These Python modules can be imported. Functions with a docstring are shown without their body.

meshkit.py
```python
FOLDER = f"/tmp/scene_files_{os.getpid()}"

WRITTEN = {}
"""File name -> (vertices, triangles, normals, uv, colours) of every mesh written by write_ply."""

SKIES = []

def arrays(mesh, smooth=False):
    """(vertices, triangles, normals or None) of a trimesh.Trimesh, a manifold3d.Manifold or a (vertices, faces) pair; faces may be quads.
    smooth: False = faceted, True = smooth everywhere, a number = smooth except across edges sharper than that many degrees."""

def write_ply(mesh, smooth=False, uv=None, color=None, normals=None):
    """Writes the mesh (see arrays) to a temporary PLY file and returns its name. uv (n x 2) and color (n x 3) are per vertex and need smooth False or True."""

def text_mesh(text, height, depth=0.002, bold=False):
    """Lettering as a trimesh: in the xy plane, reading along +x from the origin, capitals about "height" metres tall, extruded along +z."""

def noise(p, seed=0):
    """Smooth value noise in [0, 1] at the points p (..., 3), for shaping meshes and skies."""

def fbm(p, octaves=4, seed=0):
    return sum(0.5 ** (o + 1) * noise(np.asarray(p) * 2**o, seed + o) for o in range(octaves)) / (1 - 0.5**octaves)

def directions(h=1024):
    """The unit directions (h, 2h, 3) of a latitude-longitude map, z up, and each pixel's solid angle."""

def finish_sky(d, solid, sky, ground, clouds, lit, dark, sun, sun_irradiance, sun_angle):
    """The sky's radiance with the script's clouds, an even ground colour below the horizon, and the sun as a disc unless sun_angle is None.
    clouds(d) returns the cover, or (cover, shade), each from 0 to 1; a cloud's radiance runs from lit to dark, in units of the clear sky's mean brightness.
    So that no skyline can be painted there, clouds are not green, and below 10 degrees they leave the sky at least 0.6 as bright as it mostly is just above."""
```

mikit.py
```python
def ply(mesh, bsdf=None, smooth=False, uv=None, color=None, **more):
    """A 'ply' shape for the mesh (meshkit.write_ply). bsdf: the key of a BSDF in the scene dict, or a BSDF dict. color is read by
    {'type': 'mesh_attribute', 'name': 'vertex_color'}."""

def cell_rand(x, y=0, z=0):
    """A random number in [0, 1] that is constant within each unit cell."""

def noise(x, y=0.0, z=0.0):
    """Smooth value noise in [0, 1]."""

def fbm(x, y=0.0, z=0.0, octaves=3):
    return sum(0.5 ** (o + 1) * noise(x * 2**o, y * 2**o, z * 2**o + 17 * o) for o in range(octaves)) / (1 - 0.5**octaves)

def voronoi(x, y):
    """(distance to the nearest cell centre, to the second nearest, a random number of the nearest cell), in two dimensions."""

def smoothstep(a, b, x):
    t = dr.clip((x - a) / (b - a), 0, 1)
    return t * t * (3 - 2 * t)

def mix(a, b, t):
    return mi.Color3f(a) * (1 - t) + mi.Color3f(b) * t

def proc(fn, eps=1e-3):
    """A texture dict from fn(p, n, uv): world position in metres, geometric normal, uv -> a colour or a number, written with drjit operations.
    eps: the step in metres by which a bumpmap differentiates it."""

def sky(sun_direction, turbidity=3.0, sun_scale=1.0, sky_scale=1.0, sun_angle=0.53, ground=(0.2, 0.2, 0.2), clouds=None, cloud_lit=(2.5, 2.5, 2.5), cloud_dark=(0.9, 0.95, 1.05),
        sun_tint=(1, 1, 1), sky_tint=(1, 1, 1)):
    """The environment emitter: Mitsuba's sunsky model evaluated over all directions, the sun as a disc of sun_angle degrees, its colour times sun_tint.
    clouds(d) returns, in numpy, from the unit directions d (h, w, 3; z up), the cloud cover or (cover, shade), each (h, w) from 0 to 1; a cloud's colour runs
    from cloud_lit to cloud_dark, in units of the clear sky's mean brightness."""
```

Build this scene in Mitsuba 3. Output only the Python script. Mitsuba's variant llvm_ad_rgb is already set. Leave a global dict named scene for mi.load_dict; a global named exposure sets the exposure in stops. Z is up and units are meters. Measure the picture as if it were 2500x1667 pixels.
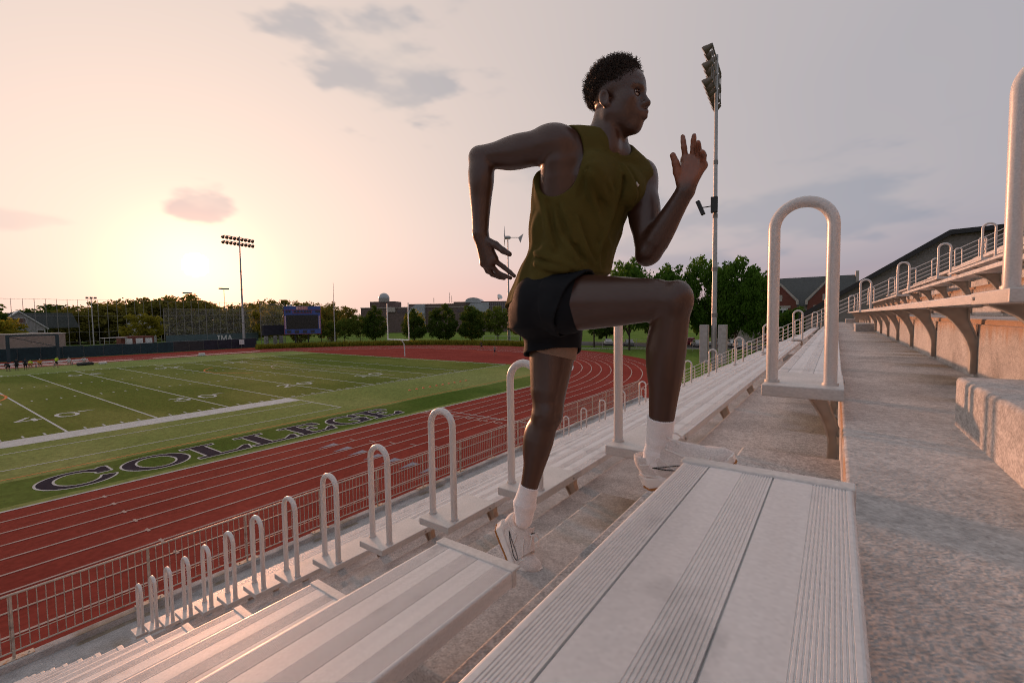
import math, random
import numpy as np
import drjit as dr
import mitsuba as mi
import trimesh
import manifold3d as m3
from shapely.geometry import Polygon, Point, LineString, MultiPolygon, box as sbox
from shapely.ops import unary_union
from shapely import affinity
import mikit, meshkit
from mikit import proc, noise, fbm, voronoi, cell_rand, smoothstep, mix

random.seed(7); np.random.seed(7)
T = mi.ScalarTransform4f
scene, labels = {}, {}

# ---------------------------------------------------------------- camera, sky, exposure
CZ = 6.657                      # eye height above the playing field
U = 0.312                       # stand module in metres (eye height above the nearest plank)
YAW, PITCH, ROLL, HFOV = math.radians(35.70082), math.radians(2.96020), math.radians(0.77378), 97.27864
_f = np.array([math.cos(PITCH) * math.cos(YAW), math.cos(PITCH) * math.sin(YAW), -math.sin(PITCH)])
_r = np.cross(_f, [0, 0, 1]); _r /= np.linalg.norm(_r)
_d = np.cross(_f, _r)
_r, _d = math.cos(ROLL) * _r + math.sin(ROLL) * _d, -math.sin(ROLL) * _r + math.cos(ROLL) * _d
CAM = np.eye(4); CAM[:3, 0] = -_r; CAM[:3, 1] = -_d; CAM[:3, 2] = _f; CAM[2, 3] = CZ
scene['camera'] = {'type': 'perspective', 'fov': HFOV, 'fov_axis': 'x', 'near_clip': 0.02, 'far_clip': 6000.0, 'to_world': T(CAM.tolist())}
exposure = 3.12
SUN = np.array([0.3327, 0.9379, 0.103])

def clouds(d):
    """A high haze veil that is brightest round the sun, with broken pinkish grey clouds below it."""
    s = SUN / np.linalg.norm(SUN)
    ang = np.degrees(np.arccos(np.clip(d @ s, -1, 1)))
    el = np.degrees(np.arcsin(np.clip(d[..., 2], -1, 1)))
    az = np.degrees(np.arctan2(d[..., 1], d[..., 0]))
    z0 = 0 * el
    sm = lambda a, b, x: np.clip((x - a) / (b - a), 0, 1) ** 2 * (3 - 2 * np.clip((x - a) / (b - a), 0, 1))
    q = d[..., :2] / (d[..., 2:3] + 0.10)
    n1 = meshkit.fbm(np.stack([q[..., 0] * 0.9, q[..., 1] * 0.9, z0 + 3.7], -1), 6, 4)
    n3 = meshkit.fbm(np.stack([q[..., 0] * 0.5, q[..., 1] * 0.8, z0 + 1.3], -1), 4, 23)
    n2 = meshkit.fbm(d * 9.0 * np.array([1, 1, 2.2]) + 5.2, 6, 11)
    n4 = meshkit.fbm(d * 22.0 * np.array([1, 1, 2.5]) + 1.2, 4, 31)
    low = np.exp(-(el / 8.0) ** 2)
    veil = 0.94 - low * 0.29 * sm(14, 48, ang) - 0.34 * np.exp(-(ang / 5.2) ** 2)
    base = 1 - np.exp(-(ang / 48.0) ** 1.3) + 0.36 * np.exp(-(el / 6.0) ** 2) * sm(3, 20, ang)
    base = base + 0.20 * (n3 - 0.5) * sm(15, 50, ang)

    def bank(a0, e0, ra, re, cut=0.5):
        g = np.exp(-(((az - a0) / ra) ** 2 + ((el - e0) / re) ** 2))
        return sm(cut - 0.13, cut + 0.2, g * 0.75 + 1.1 * (n2 - 0.5) + 0.5 * (n4 - 0.5)) * sm(0.02, 0.25, g)

    puffs = np.maximum.reduce([bank(51, 28, 11, 6.0, .42), 0.6 * bank(43, 37, 4, 5), 0.8 * bank(69.5, 12.0, 3.4, 2.2, .40), 0.35 * bank(83, 9.0, 6, 1.0, .42),
                               0.7 * bank(22, 14, 8, 4), 0.5 * bank(4, 11, 14, 4.5, .42), 0.6 * bank(33, 17, 5, 2.4), 0.5 * bank(15, 8, 12, 3)])
    wide = 0.30 * sm(0.50, 0.72, n1) * sm(40, 75, ang)
    puffs = np.maximum(puffs, wide)
    cover = np.clip(veil + (1 - veil) * 0.8 * puffs, 0, 1)
    shade = np.clip(base + puffs * (0.02 + 0.36 * np.exp(-(ang / 20.0) ** 2) + 0.26 * sm(.35, .65, n2)), 0, 1)
    return cover, shade

scene['sky'] = mikit.sky(SUN.tolist(), turbidity=4.0, sun_scale=0.7, sky_scale=1.0, sun_angle=2.2, clouds=clouds, cloud_lit=(3.5, 2.78, 2.25), cloud_dark=(1.06, 1.13, 1.30),
                         sky_tint=(1.12, 0.66, 1.0), sun_tint=(1.0, 0.90, 2.3), ground=(0.16, 0.13, 0.10))


# ---------------------------------------------------------------- materials
def rgb(c): return {'type': 'rgb', 'value': list(map(float, c))}
def mat(name, color, rough=0.6, metal=0.0, bump=None, bscale=0.01, spec=0.5, eps=1e-3, **kw):
    base = {'type': 'principled', 'base_color': rgb(color) if isinstance(color, (tuple, list)) else proc(color), 'roughness': rough if isinstance(rough, float) else proc(rough), 'metallic': metal, 'specular': spec, **kw}
    if bump is not None:
        base = {'type': 'bumpmap', 'arbitrary': proc(bump, eps), 'scale': bscale, 'bsdf': base}
    scene[name] = {'type': 'twosided', 'bsdf': base}
    return name

def concrete_c(p, n, uv):
    a = fbm(p.x * 2.1, p.y * 2.1, p.z * 2.1, 4)
    g = noise(p.x * 170, p.y * 170, p.z * 170)
    g2 = noise(p.x * 60, p.y * 60, p.z * 60)
    b = fbm(p.x * 7 + 3, p.y * 7, p.z * 7, 3)
    c = mix((0.29, 0.288, 0.286), (0.42, 0.416, 0.412), smoothstep(0.25, 0.75, a * 0.6 + b * 0.4))
    st = smoothstep(0.50, 0.72, fbm(p.x * 4.3 + 11, p.y * 4.3, p.z * 4.3, 4)) * smoothstep(0.42, 0.62, fbm(p.x * 1.3 + 5, p.y * 1.3, p.z * 1.3, 3))
    c = c * (0.56 + 0.55 * g + 0.36 * g2) * (1 - 0.25 * st)
    # damp brown streaks that run out over the treads from the risers
    ph = (p.y + 0.0265) / 0.74724
    fr = ph - dr.floor(ph)
    streak = smoothstep(0.56, 0.72, fbm(p.x * 2.6, p.y * 0.9, 4.0, 3)) * smoothstep(0.75, 0.05, fr) * dr.select(n.z > 0.7, 1.0, 0.0)
    c = mix(c, c * mi.Color3f(0.62, 0.52, 0.38), streak * 0.9)
    # rust bleeding down the upper edge of the risers
    hz = (p.z - 6.2202) / 0.39
    fz = 1 - (hz - dr.floor(hz))
    drip = smoothstep(0.30, 0.02, fz * (1.25 - 0.75 * noise(p.x * 38, 2.0, 0.0))) * smoothstep(0.30, 0.62, fbm(p.x * 3.1, 9.0, 1.0, 3) + 0.18)
    c = mix(c, mi.Color3f(0.30, 0.145, 0.045), drip * 0.65 * dr.select(n.y > 0.7, 1.0, 0.0))
    return c
mat('concrete', concrete_c, 0.9, bump=lambda p, n, uv: noise(p.x * 90, p.y * 90, p.z * 90) * 0.5 + noise(p.x * 240, p.y * 240, p.z * 240) * 0.5, bscale=0.0022, spec=0.25)
mat('concrete_plain', lambda p, n, uv: mix((0.26, 0.25, 0.235), (0.40, 0.385, 0.36), fbm(p.x * 3, p.y * 3, p.z * 3, 4)) * (0.75 + 0.4 * noise(p.x * 120, p.y * 120, p.z * 120)), 0.9, spec=0.25)
mat('seat_metal', lambda p, n, uv: mix((0.56, 0.56, 0.565), (0.68, 0.68, 0.68), fbm(p.x * 3, p.y * 60, p.z * 60, 4)) * (0.90 + 0.16 * noise(p.x * 210, p.y * 210, p.z * 210)) * (1 - 0.16 * smoothstep(0.6, 0.75, fbm(p.x * 6, p.y * 9, 3.0, 4))), lambda p, n, uv: 0.34 + 0.22 * fbm(p.x * 4, p.y * 50, 1.0, 3), 0.25)
mat('cap_metal', lambda p, n, uv: mix((0.50, 0.50, 0.49), (0.60, 0.59, 0.58), noise(p.x * 9, p.y * 9, p.z * 9)) * (0.9 + 0.2 * noise(p.x * 150, p.y * 150, p.z * 150)), 0.5, 0.35)
mat('rail_metal', lambda p, n, uv: mix((0.53, 0.525, 0.52), (0.63, 0.625, 0.62), noise(p.x * 260, p.y * 260, p.z * 200)) * (0.94 + 0.08 * noise(p.x * 9, p.y * 9, p.z * 5)), 0.36, 0.12)
mat('bracket_metal', lambda p, n, uv: mix((0.34, 0.32, 0.29), (0.44, 0.42, 0.38), noise(p.x * 30, p.y * 30, p.z * 30)), 0.55, 0.3)
mat('fence_metal', lambda p, n, uv: mix((0.36, 0.33, 0.28), (0.50, 0.47, 0.42), noise(p.x * 25, p.y * 25, p.z * 12)) * (1 - 0.35 * smoothstep(0.55, 0.8, fbm(p.x * 6, p.y * 6, p.z * 9, 3))), 0.5, 0.25)
mat('plate_rust', lambda p, n, uv: mix((0.42, 0.37, 0.31), (0.30, 0.14, 0.05), smoothstep(0.5, 0.75, fbm(p.x * 22, p.y * 22, p.z * 22, 3))), 0.7)
mat('bolt_metal', (0.35, 0.34, 0.32), 0.4, 0.7)

# ---------------------------------------------------------------- helpers
def num(key):
    if key not in scene and not any(k.startswith(key + '__') for k in scene) and key not in labels:
        return key
    i = 1
    while f'{key}_{i:03d}' in scene or f'{key}_{i:03d}' in labels or _used.get(f'{key}_{i:03d}'):
        i += 1
    return f'{key}_{i:03d}'
_used, _count = {}, {}
def fresh(key):
    """The next free key of this name: name, name_001, name_002, ..."""
    n = _count.get(key, -1) + 1
    _count[key] = n
    return key if n == 0 else f'{key}_{n:03d}'
def put(name, shape, parent=None, tr=None, kind=None, label=None, cat=None, group=None):
    key = fresh(f'{parent}__{name}' if parent else name)
    scene[key] = {**shape, 'to_world': tr} if tr is not None else dict(shape)
    e = {k: v for k, v in (('label', label), ('category', cat), ('group', group), ('kind', kind)) if v}
    if e: labels[key] = e
    return key
def thing(name, label, cat, group=None):
    key = fresh(name)
    labels[key] = {'label': label, 'category': cat, **({'group': group} if group else {})}
    return key
def P(mesh, m, smooth=False, **k): return mikit.ply(mesh, m, smooth=smooth, **k)

def tm(v, f): return trimesh.Trimesh(np.asarray(v, float), np.asarray(f, int), process=False)
def cat(ms): return trimesh.util.concatenate(list(ms))
def bx(x0, x1, y0, y1, z0, z1):
    m = trimesh.creation.box((abs(x1 - x0), abs(y1 - y0), abs(z1 - z0))); m.apply_translation(((x0 + x1) / 2, (y0 + y1) / 2, (z0 + z1) / 2)); return m
def rbox(x0, x1, y0, y1, z0, z1, r=0.01, seg=8):
    s = m3.Manifold.sphere(r, seg)
    return tomesh(m3.Manifold.batch_hull([s.translate((x, y, z)) for x in (x0 + r, x1 - r) for y in (y0 + r, y1 - r) for z in (z0 + r, z1 - r)]))
def tomesh(m):
    q = m.to_mesh(); return tm(q.vert_properties[:, :3], q.tri_verts)
def extrude_x(pts, x0, x1):
    """A closed (y, z) outline swept along x, with flat ends."""
    pg = Polygon(pts)
    m = trimesh.creation.extrude_polygon(pg, x1 - x0, engine='earcut')
    v = m.vertices.copy(); m.vertices = np.stack([v[:, 2] + x0, v[:, 0], v[:, 1]], -1)
    return m
def extrude_z(pg, z0, h):
    ms = []
    for g in getattr(pg, 'geoms', [pg]):
        if g.area > 1e-7:
            m = trimesh.creation.extrude_polygon(g, h, engine='earcut'); m.apply_translation((0, 0, z0)); ms.append(m)
    return cat(ms)
def sheet(pg, z):
    vs, fs, o = [], [], 0
    for g in getattr(pg, 'geoms', [pg]):
        if g.area < 1e-7: continue
        v, f = trimesh.creation.triangulate_polygon(g, engine='earcut')
        f = np.asarray(f)
        a, b, c = (v[f[:, i]] for i in range(3))
        s = (b - a)[:, 0] * (c - a)[:, 1] - (b - a)[:, 1] * (c - a)[:, 0]
        f[s < 0] = f[s < 0][:, ::-1]
        vs.append(np.column_stack([v, np.full(len(v), z)])); fs.append(f + o); o += len(v)
    return tm(np.vstack(vs), np.vstack(fs))
def tube(pts, r, n=8, closed_ends=True):
    p = np.asarray(pts, float); t = np.gradient(p, axis=0); t /= np.linalg.norm(t, axis=1, keepdims=True) + 1e-12
    ref = np.array([1.0, 0, 0]) if abs(t[:, 0]).max() < 0.9 else np.array([0, 0, 1.0]) if abs(t[:, 2]).max() < 0.9 else np.array([0, 1.0, 0])
    a = np.cross(t, ref); a /= np.linalg.norm(a, axis=1, keepdims=True) + 1e-12
    b = np.cross(t, a); w = np.arange(n) * 2 * np.pi / n
    rr = np.broadcast_to(r, (len(p),))
    v = (p[:, None] + rr[:, None, None] * (np.cos(w)[None, :, None] * a[:, None] + np.sin(w)[None, :, None] * b[:, None])).reshape(-1, 3)
    i, j = np.meshgrid(np.arange(len(p) - 1), np.arange(n), indexing='ij')
    q = np.stack([i * n + j, i * n + (j + 1) % n, (i + 1) * n + (j + 1) % n, (i + 1) * n + j], -1).reshape(-1, 4)
    f = np.vstack([q[:, [0, 2, 1]], q[:, [0, 3, 2]]])
    if closed_ends:
        c0, c1 = len(v), len(v) + 1
        v = np.vstack([v, p[:1], p[-1:]]); k = np.arange(n); L = (len(p) - 1) * n
        f = np.vstack([f, np.stack([np.full(n, c0), k, (k + 1) % n], -1), np.stack([np.full(n, c1), L + (k + 1) % n, L + k], -1)])
    m = tm(v, f)
    return m
def cyl(a, b, r, n=8, r2=None): return tube([a, b], [r, r if r2 is None else r2], n)
ORD = ['first', 'second', 'third', 'fourth', 'fifth', 'sixth', 'seventh', 'eighth', 'ninth', 'tenth', 'eleventh', 'twelfth', 'thirteenth', 'fourteenth', 'fifteenth', 'sixteenth', 'seventeenth', 'eighteenth']
def structure(name, shape, label=None):
    k = put(name, shape, kind='structure')
    if label: labels[k]['label'] = label
    return k

# ---------------------------------------------------------------- the concrete grandstand
D, RISE, XEND, XNEAR = 2.395 * U, 1.25 * U, 93 * U, -9.0
KLO, KHI = -13, 11
def yr(k): return -0.085 * U - k * D                 # face of riser k
def zt(k): return CZ + U * (-1.40 + 1.25 * k)        # top of tread k
AISLES = [(3.15, 7.28), (44.0, 48.1), (85.0, 89.1)]
stand = thing('grandstand', 'long stepped concrete grandstand of deep treads climbing to the right', 'grandstand')
for k in range(KLO, KHI + 1):
    y, z, r = yr(k), zt(k), 0.014
    pts = [(y, z - RISE - 0.12)] + [(y - r + r * math.cos(a), z - r + r * math.sin(a)) for a in np.linspace(0, math.pi / 2, 5)] + [(y - D - 0.03, z), (y - D - 0.03, z - RISE - 0.12)]
    e = 0.004 * ((k + 13) % 3)
    put('tread', P(extrude_x(pts, XNEAR - e, XEND + e), 'concrete', smooth=40), stand)
zw, yc0, yc1 = zt(-14), 36.27 * U, 36.95 * U
pts = [(yr(-13) - 0.03, zw - 0.3), (yr(-13) - 0.03, zw), (yc0, zw), (yc0, zw + 0.115), (yc0 + 0.012, zw + 0.127), (yc1 - 0.012, zw + 0.127), (yc1, zw + 0.115), (yc1, zw - 0.3)]
put('walkway_slab', P(extrude_x(pts[::-1], XNEAR, XEND + 3), 'concrete'), stand)
put('base_wall', P(bx(XNEAR, XEND + 2.98, yc1 - 0.30, yc1 - 0.02, -0.3, zw - 0.25), 'concrete_plain'), stand)
prof = [(yr(KLO), -0.5), (yr(KLO), zw - 0.1)]
for k in range(KLO, KHI + 1): prof += [(yr(k) - 0.02, zt(k) - 0.05), (yr(k + 1) - 0.02, zt(k) - 0.05)]
prof += [(yr(KHI + 1) - 0.02, -0.5)]
put('end_wall', P(extrude_x(prof, XEND - 0.25, XEND - 0.02), 'concrete_plain'), stand)
put('back_wall', P(bx(XNEAR, XEND - 0.03, yr(KHI + 1) - 0.25, yr(KHI + 1) - 0.01, -0.5, zt(KHI) + 0.9), 'concrete_plain'), stand)
# facing slabs of the risers that can be told apart, with open joints at every bracket
for k in (1, 2, 3, 4):
    x0 = 8.6 * U + 0.045
    for i in range(-3, 14):
        a, b = x0 + i * 4.8 * U + 0.011, x0 + (i + 1) * 4.8 * U - 0.011
        if k > 2 and i > 8: continue
        put('riser_slab', P(rbox(a, b, yr(k) - 0.02, yr(k) + 0.016, zt(k - 1) - 0.01, zt(k) - 0.035, 0.006, 6), 'concrete'), stand)
for ai, (a0, a1) in enumerate(AISLES):
    for k in range(-14, KHI):
        w = 0.0 if ai else 0.45
        m = rbox((a0 - 0.35) * U, (a1 + 0.5) * U, yr(k + 1) - 0.02, yr(k + 1) + 1.25 * U, zt(k) - 0.02, zt(k) + 0.60 * U, 0.016, 8)
        put('step_block', P(m, 'concrete', smooth=40), stand)

# ---------------------------------------------------------------- benches
def plank_profile(w=0.292, t=0.0437):
    """Outline (y, z) of the ribbed aluminium plank, top face at z = 0, uphill edge at y = 0."""
    r = 0.006
    pts = [(0.0, -t), (0.0, -r)] + [(r - r * math.cos(a), -r + r * math.sin(a)) for a in np.linspace(0.3, math.pi / 2, 4)]
    def ribs(a, b, n):
        o, p = [], (b - a) / n
        for i in range(n):
            s = a + i * p
            o += [(s + 0.10 * p, 0.0), (s + 0.24 * p, -0.0015), (s + 0.46 * p, -0.0015), (s + 0.60 * p, 0.0)]
        return o
    seam = lambda s: [(s, 0.0), (s + 0.0006, -0.005), (s + 0.0026, -0.005), (s + 0.0032, 0.0)]
    pts += ribs(0.010, 0.062, 11) + ribs(0.124, 0.178, 11)[:0] + seam(0.121) + ribs(0.127, 0.178, 11) + seam(0.236) + ribs(0.242, w - 0.010, 9)
    pts += [(w - r + r * math.sin(a), -r + r * math.cos(a)) for a in np.linspace(0, math.pi / 2 - 0.3, 4)] + [(w, -r), (w, -t), (w - 0.004, -t), (w - 0.004, -0.012), (0.004, -0.012), (0.004, -t)]
    out = [pts[0]]
    for q in pts[1:]:
        if abs(q[0] - out[-1][0]) + abs(q[1] - out[-1][1]) > 1e-5: out.append(q)
    return out
PROFILE = plank_profile()
PLANK = {L: None for L in ()}
def plank_shape(x0, x1, m='seat_metal'):
    q = (round(x0, 3), round(x1, 3))
    if q not in PLANK: PLANK[q] = P(extrude_x(PROFILE, x0, x1), m)
    return PLANK[q]
def bracket_mesh():
    """Cantilever bracket: a curved web with a flange on both edges; riser face at y = 0, underside of the plank at z = 0."""
    front = np.array([(.87, 0), (.72, -.07), (.56, -.17), (.44, -.30), (.35, -.44), (.275, -.575), (.22, -.71), (.18, -.84), (.155, -.95), (.15, -1.05), (.155, -1.42)]) * U
    back = np.array([(.012, -1.42), (.012, -.80), (.2, -.27), (.21, -.0)]) * U
    web = extrude_x(np.vstack([front, back]), -0.006, 0.006)
    def strip(c, t, w):
        d = np.gradient(c, axis=0); nrm = np.stack([d[:, 1], -d[:, 0]], -1); nrm /= np.linalg.norm(nrm, axis=1, keepdims=True)
        return extrude_x(np.vstack([c - nrm * t, (c + nrm * t)[::-1]]), -w, w)
    return cat([web, strip(front, 0.004, 0.026), strip(back, 0.0035, 0.026), bx(-0.035, 0.035, .012 * U, .85 * U, -0.008, -0.0005), bx(-0.05, 0.05, 0.0, 0.012, -1.42 * U, -1.28 * U), bx(-0.05, 0.05, 0.0, 0.012, -1.02 * U, -0.9 * U)])
BR = P(bracket_mesh(), 'bracket_metal')
def loop_mesh():
    """Hooped handrail of bent pipe, its feet at z = 0, straddling y = 0."""
    r, h, a = 0.0245, 2.645 * U - 0.0245, 0.353 * U
    arc = [(0.0, a * math.cos(t), h - a + a * math.sin(t)) for t in np.linspace(math.pi, 0, 17)]
    return tube([(0, -a, 0.0)] + [(0, -a, (h - a) * s) for s in (0.33, 0.66)] + arc + [(0, a, (h - a) * s) for s in (0.66, 0.33)] + [(0, a, 0.0)], r, 14)
LOOP = P(loop_mesh(), 'rail_metal', smooth=True)
_col = [cyl((0, s * 0.353 * U, -0.001), (0, s * 0.353 * U, 0.010), 0.031, 14) for s in (-1, 1)]
COLLAR = [P(m, 'cap_metal', smooth=40) for m in _col]
def sleeve_mesh():
    w, t, L = 0.292, 0.0437, 1.72 * U
    a = rbox(-0.006, L, -0.004, w + 0.004, -t - 0.004, 0.0035, 0.005, 6)
    return a
SLEEVE = P(sleeve_mesh(), 'cap_metal', smooth=35)
BOLT = P(cat([cyl((1.5 * U, s * 0.147 + 0.146, -0.022), (1.5 * U, s * 0.156 + 0.146, -0.022), 0.008, 8) for s in (-1, 1)]), 'bolt_metal')
CAP = P(cat([rbox(-0.016, 0.002, -0.004, 0.296, -0.046, 0.002, 0.003, 6), rbox(-0.016, 0.022, -0.004, 0.296, -0.004, 0.0035, 0.003, 6)]), 'cap_metal', smooth=35)

def yb(k): return -0.10 * U - k * D          # uphill edge of plank k
def zb(k): return CZ + U * (-1 + 1.25 * k)
SEC = ['near', 'mid', 'far', 'last']
def bench(sec, k, x0, x1):
    o = ORD[abs(k) - 1] + (' row below' if k < 0 else ' row above')
    lab = {'near': 'camera side aluminium bench, ', 'mid': 'bench with hoop handrail across the aisle, ', 'far': 'bench beyond the second aisle, ', 'last': 'short bench at the far end, '}[sec] + (o + ' the nearest plank' if k else 'level with the nearest plank')
    if sec == 'near' and k == 0: lab = 'big foreground plank of a ribbed aluminium bench at the bottom right'
    t = thing('bench', lab, 'bench', 'aluminium benches of the grandstand')
    tr = T().translate([0, yb(k), zb(k)])
    if sec == 'near':
        put('seat_plank', plank_shape(x0, x1), t, tr)
        put('end_cap', CAP, t, T().translate([x1 + 0.014, yb(k), zb(k)]))
        xs = [x1 - 0.45 - 1.5 * i for i in range(2)]
        if k > 0 : xs = []
    else:
        put('seat_plank', plank_shape(x0 + 0.03, x1), t, tr)
        s = put('end_sleeve', SLEEVE, t, T().translate([x0, yb(k), zb(k)]))
        if sec == 'mid' and k > -9: put('bolt', BOLT, s, T().translate([x0, yb(k), zb(k)]))
        ax = x0 + 0.35 * U
        h = put('handrail', LOOP, t, T().translate([ax, yb(k) + 0.5 * U, zb(k) + 0.003]))
        if sec == 'mid' and abs(k) < 10:
            for c in COLLAR: put('collar', c, h, T().translate([ax, yb(k) + 0.5 * U, zb(k) + 0.004]))
        b0 = (x0 / U + 1.32) * U if k >= 1 else (x0 / U + 2.0) * U
        n = {'mid': 8 if 0 <= k < 5 else 3 if k < 0 else 2, 'far': 8 if 0 < k < 5 else 1, 'last': 0}[sec]
        xs = [b0 + 4.8 * U * i for i in range(n) if b0 + 4.8 * U * i < x1 - 0.1]
    for x in xs:
        put('bracket', BR, t, T().translate([x, yr(k), zb(k) - 0.0445]))
for k in range(KLO, KHI + 1):
    a = [v * U for p in AISLES for v in p]
    if k <= 0: bench('near', k, XNEAR + 0.1, a[0])
    bench('mid', k, a[1], a[2])
    bench('far', k, a[3], a[4])
    bench('last', k, a[5], XEND - 0.15)

# ---------------------------------------------------------------- railing along the walkway
FY, FZ = 36.74 * U, zw + 0.127
FT = FZ + 3.62 * U
rail = thing('walkway_railing', 'long galvanised picket railing between the red track and the lowest walkway', 'railing')
XF = XEND + 2.6
put('top_rail', P(cyl((XNEAR, FY, FT), (XF, FY, FT), 0.021, 10), 'fence_metal', smooth=True), rail)
put('bottom_rail', P(cyl((XNEAR, FY, FZ + 0.125), (XF, FY, FZ + 0.125), 0.016, 8), 'fence_metal', smooth=True), rail)
for z in (FZ + 0.36, FZ + 0.84): put('middle_rail', P(cyl((XNEAR, FY, z), (XF, FY, z), 0.0075, 6), 'fence_metal', smooth=True), rail)
PK = P(cyl((0, 0, FZ + 0.125), (0, 0, FT), 0.0085, 6), 'fence_metal', smooth=True)
x0 = 3.22 * U
picks = [x0 + 0.1155 * i for i in range(-6, 400) if x0 + 0.1155 * i < XF]
for x in picks[:290]: put('picket', PK, rail, T().translate([x, FY, 0]))
put('far_pickets', P(cat([cyl((x, FY, FZ + 0.125), (x, FY, FT), 0.0085, 4) for x in picks[290:]] or [bx(XF - .01, XF, FY - .01, FY, FZ, FT)]), 'fence_metal'), rail, kind='stuff')
POST = P(cyl((0, 0, FZ - 0.004), (0, 0, FT), 0.021, 10), 'fence_metal', smooth=True)
PLATE = P(cat([rbox(-0.24, 0.24, -0.075, 0.085, FZ - 0.001, FZ + 0.012, 0.003, 6)] + [cyl((s * 0.18, 0.0, FZ + 0.011), (s * 0.18, 0, FZ + 0.03), 0.012, 6) for s in (-1, 1)]), 'plate_rust')
for i in range(-2, 18):
    x = (3.22 + 6.12 * i) * U + 0.03
    if x > XF: break
    p = put('post', POST, rail, T().translate([x, FY, 0]))
    put('base_plate', PLATE, p, T().translate([x, FY, 0]))
# guard rail that climbs the far end of the stand
gr = thing('end_guardrail', 'sloping four line pipe guardrail climbing the far end of the grandstand', 'railing')
def gz(y): return zt(0) - 0.02 - (y - yr(0)) * RISE / D
ya, ybk = yr(-13), yr(KHI)
for h in (0.42, 0.60, 0.80, 1.02): put('rail', P(cyl((XEND - 0.08, ya, gz(ya) + h), (XEND - 0.08, ybk, gz(ybk) + h), 0.019, 8), 'rail_metal', smooth=True), gr)
for k in range(-13, KHI + 1, 2): put('post', P(cyl((XEND - 0.08, yr(k) - 0.1, zt(k) - 0.05), (XEND - 0.08, yr(k) - 0.1, gz(yr(k) - 0.1) + 1.02), 0.019, 8), 'rail_metal', smooth=True), gr)

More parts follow.
